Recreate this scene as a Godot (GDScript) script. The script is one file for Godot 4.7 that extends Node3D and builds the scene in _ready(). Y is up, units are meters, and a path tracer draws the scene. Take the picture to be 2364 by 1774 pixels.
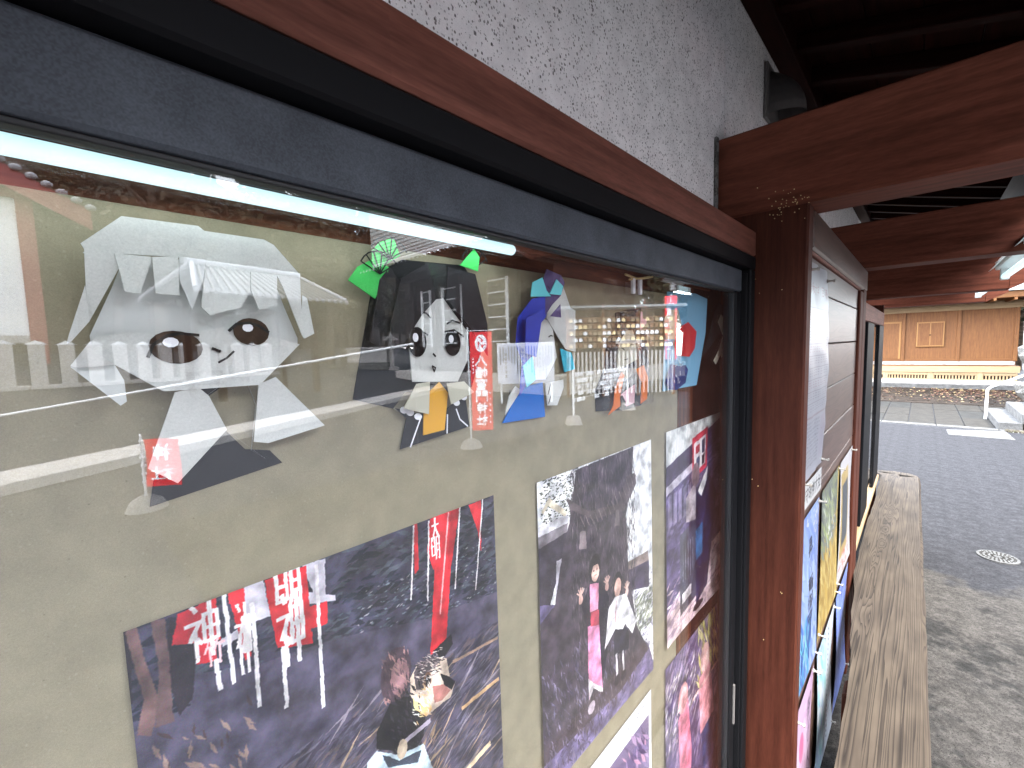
extends Node3D
# A shrine notice case under a timber eave: the courtyard behind the viewer is real and shows in the glass.

var M := {}
var used := {}
var fix_uv := false
var rng := RandomNumberGenerator.new()

# ---------------------------------------------------------------- naming
func numbered(called: String) -> String:
	if not used.has(called):
		used[called] = 0
		return called
	used[called] += 1
	return "%s_%03d" % [called, used[called]]

func tag(o: Node3D, label: String, category: String, group := "") -> Node3D:
	o.set_meta("label", label)
	o.set_meta("category", category)
	if group != "":
		o.set_meta("group", group)
	return o

func thing(called: String, label: String, category: String, at := Vector3.ZERO, group := "", turn := 0.0) -> Node3D:
	var o := Node3D.new()
	o.name = numbered(called)
	add_child(o, true)
	o.position = at
	o.rotation.y = turn
	return tag(o, label, category, group)

func obj(called: String, st, mat: Material, parent: Node = null) -> MeshInstance3D:
	var o := MeshInstance3D.new()
	o.mesh = st.commit() if st is SurfaceTool else st
	o.material_override = mat
	if parent == null:
		o.name = numbered(called)
		add_child(o, true)
	else:
		o.name = called
		parent.add_child(o, true)
	return o

func copy(o: Node3D, label: String, at: Vector3, turn := 0.0) -> Node3D:
	var c: Node3D = o.duplicate()
	c.name = numbered(str(o.name).rstrip("0123456789").rstrip("_"))
	add_child(c, true)
	c.position = at
	c.rotation.y = turn
	c.set_meta("label", label)
	return c

func struct(called: String, st, mat: Material, label: String) -> MeshInstance3D:
	var o := obj(called, st, mat)
	o.set_meta("kind", "structure")
	o.set_meta("label", label)
	return o

# ---------------------------------------------------------------- meshes
func mb() -> SurfaceTool:
	var st := SurfaceTool.new()
	st.begin(Mesh.PRIMITIVE_TRIANGLES)
	return st

func tri(st: SurfaceTool, a: Vector3, b: Vector3, c: Vector3, n: Vector3, ua := Vector2.ZERO, ub := Vector2.ZERO, uc := Vector2.ZERO) -> void:
	if (b - a).cross(c - a).dot(n) > 0.0:
		var t := b
		b = c
		c = t
		var u := ub
		ub = uc
		uc = u
	st.set_normal(n)
	st.set_uv(ua)
	st.add_vertex(a)
	st.set_normal(n)
	st.set_uv(ub)
	st.add_vertex(b)
	st.set_normal(n)
	st.set_uv(uc)
	st.add_vertex(c)

func guv(p: Vector3, n: Vector3, ax: int, o: Vector2) -> Vector2:
	var a := n.abs()
	if ax == 0:
		return o + (Vector2(p.x, p.z) if a.y > 0.6 else (Vector2(p.x, p.y) if a.x < 0.8 else Vector2(p.z * 0.2, p.y)))
	if ax == 1:
		return o + (Vector2(p.y, p.z) if a.x > 0.6 else (Vector2(p.y, p.x) if a.y < 0.8 else Vector2(p.x * 0.2, p.z)))
	return o + (Vector2(p.z, p.x) if a.y > 0.6 else (Vector2(p.z, p.y) if a.z < 0.8 else Vector2(p.x * 0.2, p.y)))

func quad(st: SurfaceTool, a: Vector3, b: Vector3, c: Vector3, d: Vector3, n: Vector3, ax := 0, o := Vector2.ZERO) -> void:
	var m := n.normalized()
	tri(st, a, b, c, m, guv(a, m, ax, o), guv(b, m, ax, o), guv(c, m, ax, o))
	tri(st, a, c, d, m, guv(a, m, ax, o), guv(c, m, ax, o), guv(d, m, ax, o))

# a box with chamfered edges; ax is the axis its grain runs along
func bar(st: SurfaceTool, lo: Vector3, hi: Vector3, ax := 0, ch := 0.003, xf := Transform3D.IDENTITY) -> void:
	var o := Vector2(rng.randf() * 3.0, rng.randf() * 3.0) if not fix_uv else Vector2(0.35, 0.0) - Vector2(0.0, lo.y)
	var c := (lo + hi) * 0.5
	var h := (hi - lo) * 0.5
	ch = minf(ch, 0.4 * minf(h.x, minf(h.y, h.z)))
	var v := func(s: Vector3, full: int) -> Vector3:
		var p := Vector3.ZERO
		for k in 3:
			p[k] = c[k] + s[k] * (h[k] - (0.0 if k == full else ch))
		return p
	for k in 3:
		var i := (k + 1) % 3
		var j := (k + 2) % 3
		for s in [-1.0, 1.0]:
			var q := []
			for w in [[-1, -1], [1, -1], [1, 1], [-1, 1]]:
				var sv := Vector3.ZERO
				sv[k] = s
				sv[i] = w[0]
				sv[j] = w[1]
				q.append(v.call(sv, k))
			var n := Vector3.ZERO
			n[k] = s
			xquad(st, q[0], q[1], q[2], q[3], n, ax, o, xf)
		if ch <= 0.0:
			continue
		for si in [-1.0, 1.0]:
			for sj in [-1.0, 1.0]:
				var a := Vector3.ZERO
				a[i] = si
				a[j] = sj
				a[k] = -1
				var b := a
				b[k] = 1
				var n2 := Vector3.ZERO
				n2[i] = si
				n2[j] = sj
				xquad(st, v.call(a, i), v.call(b, i), v.call(b, j), v.call(a, j), n2, ax, o, xf)
	if ch > 0.0:
		for sx in [-1.0, 1.0]:
			for sy in [-1.0, 1.0]:
				for sz in [-1.0, 1.0]:
					var sv := Vector3(sx, sy, sz)
					tri(st, xf * (v.call(sv, 0) as Vector3), xf * (v.call(sv, 1) as Vector3), xf * (v.call(sv, 2) as Vector3), (xf.basis * sv).normalized())

func xquad(st: SurfaceTool, a: Vector3, b: Vector3, c: Vector3, d: Vector3, n: Vector3, ax: int, o: Vector2, xf: Transform3D) -> void:
	var m := n.normalized()
	var w := (xf.basis * m).normalized()
	tri(st, xf * a, xf * b, xf * c, w, guv(a, m, ax, o), guv(b, m, ax, o), guv(c, m, ax, o))
	tri(st, xf * a, xf * c, xf * d, w, guv(a, m, ax, o), guv(c, m, ax, o), guv(d, m, ax, o))

func box(lo: Vector3, hi: Vector3, ax := 0, ch := 0.003) -> SurfaceTool:
	var st := mb()
	bar(st, lo, hi, ax, ch)
	return st

# a tapered round bar between two points
func rod(st: SurfaceTool, a: Vector3, b: Vector3, ra: float, rb := -1.0, seg := 10, caps := true) -> void:
	if rb < 0.0:
		rb = ra
	var d := (b - a).normalized()
	var u := d.cross(Vector3.UP if absf(d.y) < 0.9 else Vector3.RIGHT).normalized()
	var w := d.cross(u)
	for k in seg:
		var t0 := TAU * k / seg
		var t1 := TAU * (k + 1) / seg
		var n0 := u * cos(t0) + w * sin(t0)
		var n1 := u * cos(t1) + w * sin(t1)
		var p := [a + n0 * ra, a + n1 * ra, b + n1 * rb, b + n0 * rb]
		var nn := [n0, n1, n1, n0]
		var L := (b - a).length()
		var uv := [Vector2(0, t0 * ra), Vector2(0, t1 * ra), Vector2(L, t1 * ra), Vector2(L, t0 * ra)]
		for f in [[0, 2, 1], [0, 3, 2]]:
			var ids: Array = f
			if ((p[ids[1]] - p[ids[0]]) as Vector3).cross(p[ids[2]] - p[ids[0]]).dot(n0 + n1) > 0.0:
				ids = [f[0], f[2], f[1]]
			for q in ids:
				st.set_normal(nn[q])
				st.set_uv(uv[q])
				st.add_vertex(p[q])
		if caps:
			tri(st, a, a + n0 * ra, a + n1 * ra, -d)
			tri(st, b, b + n0 * rb, b + n1 * rb, d)

# a lathe round an axis: profile of (along, radius)
func lathe(st: SurfaceTool, at: Vector3, d: Vector3, prof: Array, seg := 14) -> void:
	for k in prof.size() - 1:
		rod(st, at + d * (prof[k] as Vector2).x, at + d * (prof[k + 1] as Vector2).x, (prof[k] as Vector2).y, (prof[k + 1] as Vector2).y, seg, false)

func ball(st: SurfaceTool, c: Vector3, r: Vector3, seg := 10, rings := 6, wob := 0.0) -> void:
	var pt := func(i: int, j: int) -> Vector3:
		var th := PI * i / rings
		var ph := TAU * (j % seg) / seg
		var k := 1.0 + wob * sin(ph * 3.0 + th * 5.0 + c.x * 7.0) + wob * cos(ph * 2.0 - th * 3.0 + c.y * 9.0)
		return c + Vector3(sin(th) * cos(ph), cos(th), sin(th) * sin(ph)) * r * k
	for i in rings:
		for j in seg:
			var a: Vector3 = pt.call(i, j)
			var b: Vector3 = pt.call(i, j + 1)
			var e: Vector3 = pt.call(i + 1, j + 1)
			var f: Vector3 = pt.call(i + 1, j)
			var n := (a + b + e + f) * 0.25 - c
			tri(st, a, b, e, ((b - a).cross(e - a) * (1.0 if (b - a).cross(e - a).dot(n) > 0 else -1.0)).normalized() if (b - a).cross(e - a).length() > 1e-12 else n.normalized())
			tri(st, a, e, f, ((e - a).cross(f - a) * (1.0 if (e - a).cross(f - a).dot(n) > 0 else -1.0)).normalized() if (e - a).cross(f - a).length() > 1e-12 else n.normalized())

func flat(a: Array) -> PackedVector2Array:
	var p := PackedVector2Array()
	for k in range(0, a.size() - 1, 2):
		p.append(Vector2(a[k], a[k + 1]))
	return p

# an extruded sheet outline facing +z. tilt: slope of the sheet, so that neighbouring folds catch the light differently
func sheet_into(st: SurfaceTool, p: PackedVector2Array, z: float, thick := 0.0012, tilt := Vector2.ZERO) -> void:
	var ids := Geometry2D.triangulate_polygon(p)
	var c := Vector2.ZERO
	for q in p:
		c += q / p.size()
	var up := Vector3(-tilt.x, -tilt.y, 1.0).normalized()
	var zz := func(q: Vector2) -> float: return z + maxf(-thick * 0.5, tilt.dot(q - c) + 0.5 * tilt.length() * 0.15)
	for k in range(0, ids.size(), 3):
		var a := p[ids[k]]
		var b := p[ids[k + 1]]
		var e := p[ids[k + 2]]
		tri(st, Vector3(a.x, a.y, zz.call(a)), Vector3(b.x, b.y, zz.call(b)), Vector3(e.x, e.y, zz.call(e)), up, a, b, e)
		tri(st, Vector3(a.x, a.y, zz.call(a) - thick), Vector3(b.x, b.y, zz.call(b) - thick), Vector3(e.x, e.y, zz.call(e) - thick), -up, a, b, e)
	for k in p.size():
		var a := p[k]
		var b := p[(k + 1) % p.size()]
		var n := Vector3((b - a).y, -(b - a).x, 0).normalized()
		if Geometry2D.is_polygon_clockwise(p):
			n = -n
		var A := Vector3(a.x, a.y, zz.call(a))
		var B := Vector3(b.x, b.y, zz.call(b))
		var t := Vector3(0, 0, thick)
		tri(st, A, B, B - t, n, a, b, b)
		tri(st, A, B - t, A - t, n, a, b, a)

func paper(called: String, pts: Array, z: float, mat: Material, parent: Node, tilt := Vector2.ZERO) -> MeshInstance3D:
	var st := mb()
	sheet_into(st, flat(pts), Z0 + (z - Z0) * 1.5, 0.0012, tilt * 1.9)
	return obj(called, st, mat, parent)

# marker strokes as thin ribbons on a paper
func ink(st: SurfaceTool, a: Array, w: float, z: float) -> void:
	var p := flat(a)
	for k in p.size() - 1:
		var d := (p[k + 1] - p[k]).normalized() * w * 0.3
		var n := Vector2(-d.y, d.x).normalized() * w * 0.5
		sheet_into(st, PackedVector2Array([p[k] - d + n, p[k + 1] + d + n, p[k + 1] + d - n, p[k] - d - n]), Z0 + (z - Z0) * 1.5 + 0.0006 + 0.00002 * k, 0.0003)

func oval(c: Vector2, rx: float, ry: float, turn := 0.0, seg := 18) -> PackedVector2Array:
	var p := PackedVector2Array()
	for k in seg:
		p.append(c + Vector2(cos(TAU * k / seg) * rx, sin(TAU * k / seg) * ry).rotated(turn))
	return p

# a bulging sheet of paper with its own print: z(u, v) from a callable
func curled(x0: float, x1: float, y0: float, y1: float, z: Callable, nu := 10, nv := 12) -> SurfaceTool:
	var st := mb()
	st.set_smooth_group(0)
	for i in nu:
		for j in nv:
			var q := []
			var uv := []
			for w in [[0, 0], [1, 0], [1, 1], [0, 1]]:
				var u := float(i + w[0]) / nu
				var v := float(j + w[1]) / nv
				q.append(Vector3(lerpf(x0, x1, u), lerpf(y1, y0, v), z.call(u, v)))
				uv.append(Vector2(u, v))
			for f in [[0, 1, 2], [0, 2, 3]]:
				for k in f:
					st.set_uv(uv[k])
					st.add_vertex(q[k])
	st.generate_normals()
	return st

# ---------------------------------------------------------------- textures
func noise(s: int, f: float, oct := 3) -> FastNoiseLite:
	var n := FastNoiseLite.new()
	n.seed = s
	n.frequency = f
	n.fractal_octaves = oct
	n.noise_type = FastNoiseLite.TYPE_SIMPLEX_SMOOTH
	return n

func nbytes(w: int, h: int, s: int, f: float, oct: int, sw := 1, sh := 1) -> PackedByteArray:
	var im := noise(s, f, oct).get_seamless_image(w / sw, h / sh)
	if sw > 1 or sh > 1:
		im.resize(w, h, Image.INTERPOLATE_CUBIC)
	im.convert(Image.FORMAT_L8)
	return im.get_data()

func wood(w: int, h: int, dark: Color, light: Color, s: int, knots: Array = []) -> ImageTexture:
	var a := nbytes(w, h, s, 0.05, 4, 16, 1)
	var b := nbytes(w, h, s + 7, 0.09, 2, 8, 2)
	var g := nbytes(w, h, s + 3, 0.25, 2, 4, 1)
	var out := PackedByteArray()
	out.resize(w * h * 3)
	for y in h:
		for x in w:
			var k := y * w + x
			var t := a[k] * 0.45 + b[k] * 0.3 + g[k] * 0.25
			var f := clampf((t / 255.0 - 0.5) * 1.5 + 0.5, 0.0, 1.0)
			for q in knots:
				var dx: float = (x - q[0]) / float(q[2])
				var dy: float = (y - q[1]) / float(q[3])
				var r := sqrt(dx * dx + dy * dy)
				if r < 3.0:
					f = f * (1.0 - exp(-r * r * 1.2)) + (0.5 + 0.25 * sin(r * 9.0)) * exp(-r * r * 0.5) * 0.25
			out[k * 3] = int(lerpf(dark.r8, light.r8, f))
			out[k * 3 + 1] = int(lerpf(dark.g8, light.g8, f))
			out[k * 3 + 2] = int(lerpf(dark.b8, light.b8, f))
	return ImageTexture.create_from_image(Image.create_from_data(w, h, false, Image.FORMAT_RGB8, out))

# cathedral grain: contour lines of a stretched field, u along the plank
func contour(w: int, h: int, dark: Color, light: Color, s: int, freq: float, stretch: int, bend: float, knots: Array = []) -> ImageTexture:
	var a := nbytes(w, h, s, 0.012, 3, stretch, 1)
	var b := nbytes(w, h, s + 5, 0.03, 3, 4, 1)
	var tone := nbytes(w, h, s + 9, 0.012, 3, 2, 2)
	var out := PackedByteArray()
	out.resize(w * h * 3)
	for y in h:
		var edge := absf(float(y) / h - 0.42) * 2.0
		for x in w:
			var k := y * w + x
			var v := float(y) / h * freq * (0.3 + 0.8 * edge) + a[k] / 255.0 * bend
			for q in knots:
				var dx: float = (x - q[0]) / float(q[2])
				var dy: float = (y - q[1]) / float(q[3])
				var r := dx * dx + dy * dy
				if r < 9.0:
					v += q[4] * exp(-r)
			v = v - floorf(v)
			var line := v * v * v if v < 0.93 else 1.0 - (v - 0.93) * 14.0
			var f := 1.0 - 0.8 * clampf(line, 0.0, 1.0)
			f = clampf(f * (0.72 + 0.45 * tone[k] / 255.0) - 0.12 * (1.0 - b[k] / 255.0), 0.0, 1.0)
			out[k * 3] = int(lerpf(dark.r8, light.r8, f))
			out[k * 3 + 1] = int(lerpf(dark.g8, light.g8, f))
			out[k * 3 + 2] = int(lerpf(dark.b8, light.b8, f))
	return ImageTexture.create_from_image(Image.create_from_data(w, h, false, Image.FORMAT_RGB8, out))

# stone, plaster, asphalt: a base with soft tone changes and thousands of grains
func grains(w: int, h: int, base: Color, amp: float, s: int, dabs: Array) -> Image:
	var a := nbytes(w, h, s, 0.01, 4)
	var out := PackedByteArray()
	out.resize(w * h * 3)
	var r := RandomNumberGenerator.new()
	r.seed = s
	for k in w * h:
		var f := 1.0 + (a[k] / 255.0 - 0.5) * amp * 1.2 + (r.randf() - 0.5) * amp
		out[k * 3] = clampi(int(base.r8 * f), 0, 255)
		out[k * 3 + 1] = clampi(int(base.g8 * f), 0, 255)
		out[k * 3 + 2] = clampi(int(base.b8 * f), 0, 255)
	var im := Image.create_from_data(w, h, false, Image.FORMAT_RGB8, out)
	for d in dabs:       # [count, colour, least size, most size]
		for k in d[0]:
			var x := r.randi_range(0, w - 1)
			var y := r.randi_range(0, h - 1)
			var n := r.randi_range(d[2], d[3])
			im.fill_rect(Rect2i(x, y, n, maxi(1, n - r.randi_range(0, 1))), (d[1] as Color).lerp(base, r.randf() * 0.6))
			if n > 2:
				im.fill_rect(Rect2i(x + 1, y - 1, maxi(1, n - 2), n + 1), (d[1] as Color).lerp(base, r.randf() * 0.5))
	return im

# a small painter for prints: everything in 0..1 of the sheet
class Painter:
	var im: Image
	var r := RandomNumberGenerator.new()
	var w: int
	var h: int
	func _init(ww: int, hh: int, c: Color, s := 1) -> void:
		w = ww
		h = hh
		im = Image.create(w, h, false, Image.FORMAT_RGB8)
		im.fill(c)
		r.seed = s
	func poly(a: Array, c: Color) -> void:
		var p := PackedVector2Array()
		for k in range(0, a.size() - 1, 2):
			p.append(Vector2(a[k] * w, a[k + 1] * h))
		polyp(p, c)
	func polyp(p: PackedVector2Array, c: Color) -> void:
		var lo := 1e9
		var hi := -1e9
		for q in p:
			lo = minf(lo, q.y)
			hi = maxf(hi, q.y)
		for y in range(maxi(0, int(floor(lo))), mini(h, int(ceil(hi)) + 1)):
			var xs: Array[float] = []
			for k in p.size():
				var a := p[k]
				var b := p[(k + 1) % p.size()]
				if (a.y <= y + 0.5) != (b.y <= y + 0.5):
					xs.append(a.x + (y + 0.5 - a.y) / (b.y - a.y) * (b.x - a.x))
			xs.sort()
			for k in range(0, xs.size() - 1, 2):
				var x0 := maxi(0, int(round(xs[k])))
				var x1 := mini(w, int(round(xs[k + 1])))
				if x1 > x0:
					im.fill_rect(Rect2i(x0, y, x1 - x0, 1), c)
	func ell(x: float, y: float, rx: float, ry: float, c: Color, turn := 0.0) -> void:
		var p := PackedVector2Array()
		for k in 20:
			p.append(Vector2(x * w, y * h) + Vector2(cos(TAU * k / 20) * rx * w, sin(TAU * k / 20) * ry * h).rotated(turn))
		polyp(p, c)
	func line(a: Array, px: float, c: Color) -> void:
		for k in range(0, a.size() - 3, 2):
			var p := Vector2(a[k] * w, a[k + 1] * h)
			var q := Vector2(a[k + 2] * w, a[k + 3] * h)
			var d := (q - p).normalized() * px * 0.35
			var n := Vector2(-d.y, d.x).normalized() * px * 0.5
			polyp(PackedVector2Array([p - d + n, q + d + n, q + d - n, p - d - n]), c)
	func dabs(n: int, x0: float, y0: float, x1: float, y1: float, cols: Array, lo: float, hi: float, long := 1.0, turn := 0.0) -> void:
		for k in n:
			var c: Color = cols[r.randi() % cols.size()]
			var p := Vector2(r.randf_range(x0, x1) * w, r.randf_range(y0, y1) * h)
			var s := r.randf_range(lo, hi)
			var d := Vector2(s * long, 0).rotated(turn + r.randf_range(-0.4, 0.4))
			var e := Vector2(-d.y, d.x).normalized() * s * 0.5
			polyp(PackedVector2Array([p - d, p + e, p + d, p - e]), c)
	func glyph(g: String, x: float, y: float, sx: float, sy: float, px: float, c: Color) -> void:
		for stroke in g.split(";"):
			var a := []
			for q in stroke.split(" "):
				var xy := q.split(",")
				a.append(x + float(xy[0]) * 0.1 * sx)
				a.append(y + float(xy[1]) * 0.1 * sy)
			line(a, px, c)
	func soft(k: float) -> void:
		im.resize(int(w / k), int(h / k), Image.INTERPOLATE_LANCZOS)
		im.resize(w, h, Image.INTERPOLATE_CUBIC)
	# uneven ink and wandering edges, so that nothing stays ruler straight
	func warp(px: float, tone: float, s: int) -> void:
		var n := FastNoiseLite.new()
		n.seed = s
		n.frequency = 0.035
		n.fractal_octaves = 3
		var a := n.get_image(w, h)
		n.seed = s + 1
		var b := n.get_image(w, h)
		n.seed = s + 2
		n.frequency = 0.012
		n.fractal_octaves = 5
		var c := n.get_image(w, h)
		a.convert(Image.FORMAT_L8)
		b.convert(Image.FORMAT_L8)
		c.convert(Image.FORMAT_L8)
		var da := a.get_data()
		var db := b.get_data()
		var dc := c.get_data()
		var src := im.get_data()
		var out := PackedByteArray()
		out.resize(src.size())
		for y in h:
			for x in w:
				var k := y * w + x
				var xx := clampi(x + int((da[k] - 128) * px / 64.0), 0, w - 1)
				var yy := clampi(y + int((db[k] - 128) * px / 64.0), 0, h - 1)
				var q := (yy * w + xx) * 3
				var f := 1.0 + (dc[k] - 128) * tone / 64.0
				out[k * 3] = clampi(int(src[q] * f), 0, 255)
				out[k * 3 + 1] = clampi(int(src[q + 1] * f), 0, 255)
				out[k * 3 + 2] = clampi(int(src[q + 2] * f), 0, 255)
		im = Image.create_from_data(w, h, false, Image.FORMAT_RGB8, out)
	func grain(amt: float) -> void:
		var d := im.get_data()
		for k in d.size():
			d[k] = clampi(d[k] + int(r.randf_range(-amt, amt)), 0, 255)
		im = Image.create_from_data(w, h, false, Image.FORMAT_RGB8, d)
	func tex() -> ImageTexture:
		return ImageTexture.create_from_image(im)

const KANJI := {
	"神": "2,0 3,1;0,3 4,3 1,6;2.5,4.5 2.5,10;3,6 4,7;5,2 9,2 9,7 5,7 5,2;5,4.5 9,4.5;7,0 7,10",
	"明": "0,1 4,1 4,8 0,8 0,1;0,4.5 4,4.5;6,1 6,7 5,10;6,1 9.5,1 9.5,10 8.5,9.5;6,4 9.5,4;6,6.5 9.5,6.5",
	"八": "4,2 3,6 0,10;5.5,1 7,6 10,10",
	"幡": "0,3 0,8;0,3 3.5,3 3.5,8;1.8,0 1.8,10;5,1 9,0;4.5,3 10,3;7.2,0.5 7.2,5;7,3 4.8,5;7.4,3 9.8,5;5,6 9.5,6 9.5,10 5,10 5,6;5,8 9.5,8;7.2,6 7.2,10",
	"竈": "5,0 5,1;0,2.5 0,1 10,1 10,2.5;3.5,1.5 2,3;6.5,1.5 8,3;2,4 8,4;5,3 5,5.5;1,5.5 9,5.5;2,6.5 8,6.5 8,8 2,8 2,6.5;2,8 2,9.8 8,9.8 8,8;5,6.5 5,10 9,10 9.5,9",
	"門": "0,0 0,10;0,0 4,0 4,4 0,4;0,2 4,2;6,0 10,0 10,10 9,9.5;6,0 6,4 10,4;6,2 10,2",
	"社": "2,0 3,1;0,3 4,3 1,6;2.5,4.5 2.5,10;3,6 4,7;5,4 10,4;7.5,1 7.5,9;4.5,9 10,9",
	"昇": "2,0 8,0 8,4 2,4 2,0;2,2 8,2;4,5 1,6;0,7 10,7;3,5.5 3,8 1,10;7,5 7,10",
	"り": "3,1 3,5;7,0 7,6 5,10",
	"龍": "2.5,0 2.5,1;0,1.5 5,1.5;1.5,2 2,3.5;4,2 3.5,3.5;0,4 5,4;1,5 1,10;1,5 4.5,5 4.5,10;1,6.5 4.5,6.5;1,8 4.5,8;6,1 10,1;6,1 6,4 10,4 10,5.5 6,5.5 6,9.5 10,9.5 10,8;7,7 9.5,7;7,8.2 9.5,8.2",
	"御": "2,0 0,2.5;2,3 0,5;1.2,4 1.2,10;4,0 3,2;3.5,2 7,2;3,4.5 7,4.5;5,2 5,9;5,6.5 7,6.5;3.5,6 3.5,9;3,9.5 7,8.5;8,1 8,10;8,1 10,1 10,7 9,7",
	"守": "5,0 5,1;0,3 0,1.5 10,1.5 10,3;1,5 9,5;7,3 7,10 6,9.5;3,6.5 4,8",
	"年": "2.5,0 1,3;2,2 9,2;2.5,4.5 8.5,4.5;2.5,4.5 2.5,7;0,7 10,7;5.5,2 5.5,10",
	"厄": "1,1 9,1;1,1 1,6 0,10;3.5,3.5 8,3.5 8,6 3.5,6;3.5,3.5 3.5,9 9,9 9,8",
	"表": "1,1.5 9,1.5;2,3.2 8,3.2;0,5 10,5;5,0 5,5;5,5 0,9;3,6.5 3,10 5,9;9,6 7,7;5,5 10,10",
	"令": "5,0 0,4;5,0 10,4;3,4 7,4;2,6 8,6 6,9;5,7 5,10",
	"和": "4,0 1,1;0,3 5,3;2.5,1 2.5,10;2.5,3 0,7;2.5,4 5,6;6,3 9.5,3 9.5,8 6,8 6,3",
	"竹": "2,0 0,4;1.5,2 4,2;2.7,2 2.7,10;7,0 5,4;6.5,2 10,2;8,2 8,10 7,9",
	"大": "0,3 10,3;5,0 5,4 0,10;5,4 10,10",
	"六": "5,0 5,2;0,3.5 10,3.5;3,5 1,10;7,5 9,10",
}

func mat(c: Color, rough := 0.8, tex: Texture2D = null) -> StandardMaterial3D:
	var m := StandardMaterial3D.new()
	m.albedo_color = c
	m.roughness = rough
	m.albedo_texture = tex
	return m

func lin(r: float, g: float, b: float) -> Color:
	return Color(r, g, b).linear_to_srgb()

func tri_mat(im: Image, size: float, rough: float, bump := 0.0) -> StandardMaterial3D:
	var t := ImageTexture.create_from_image(im)
	var m := mat(Color.WHITE, rough, t)
	m.uv1_triplanar = true
	m.uv1_world_triplanar = true
	m.uv1_scale = Vector3.ONE / size
	m.metallic_specular = 0.18
	if bump > 0.0:
		m.heightmap_enabled = true
		m.heightmap_texture = t
		m.heightmap_scale = bump
	return m

func wood_mat(t: Texture2D, lu: float, lv: float, rough: float, bump := 0.03, spec := 0.5) -> StandardMaterial3D:
	var m := mat(Color.WHITE, rough, t)
	m.uv1_scale = Vector3(1.0 / lu, 1.0 / lv, 1)
	m.metallic_specular = spec
	if bump > 0.0:
		m.heightmap_enabled = true
		m.heightmap_texture = t
		m.heightmap_scale = bump
	return m

func pane_mat(alpha := 0.02, rough := 0.0) -> StandardMaterial3D:
	var m := mat(Color(0.9, 0.95, 0.93, alpha), rough)
	m.transparency = BaseMaterial3D.TRANSPARENCY_ALPHA
	m.metallic_specular = 0.5
	return m

func glow(c: Color, e: float) -> StandardMaterial3D:
	var m := mat(Color(0.9, 0.9, 0.9), 0.4)
	m.emission_enabled = true
	m.emission = c
	m.emission_energy_multiplier = e
	return m

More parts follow.
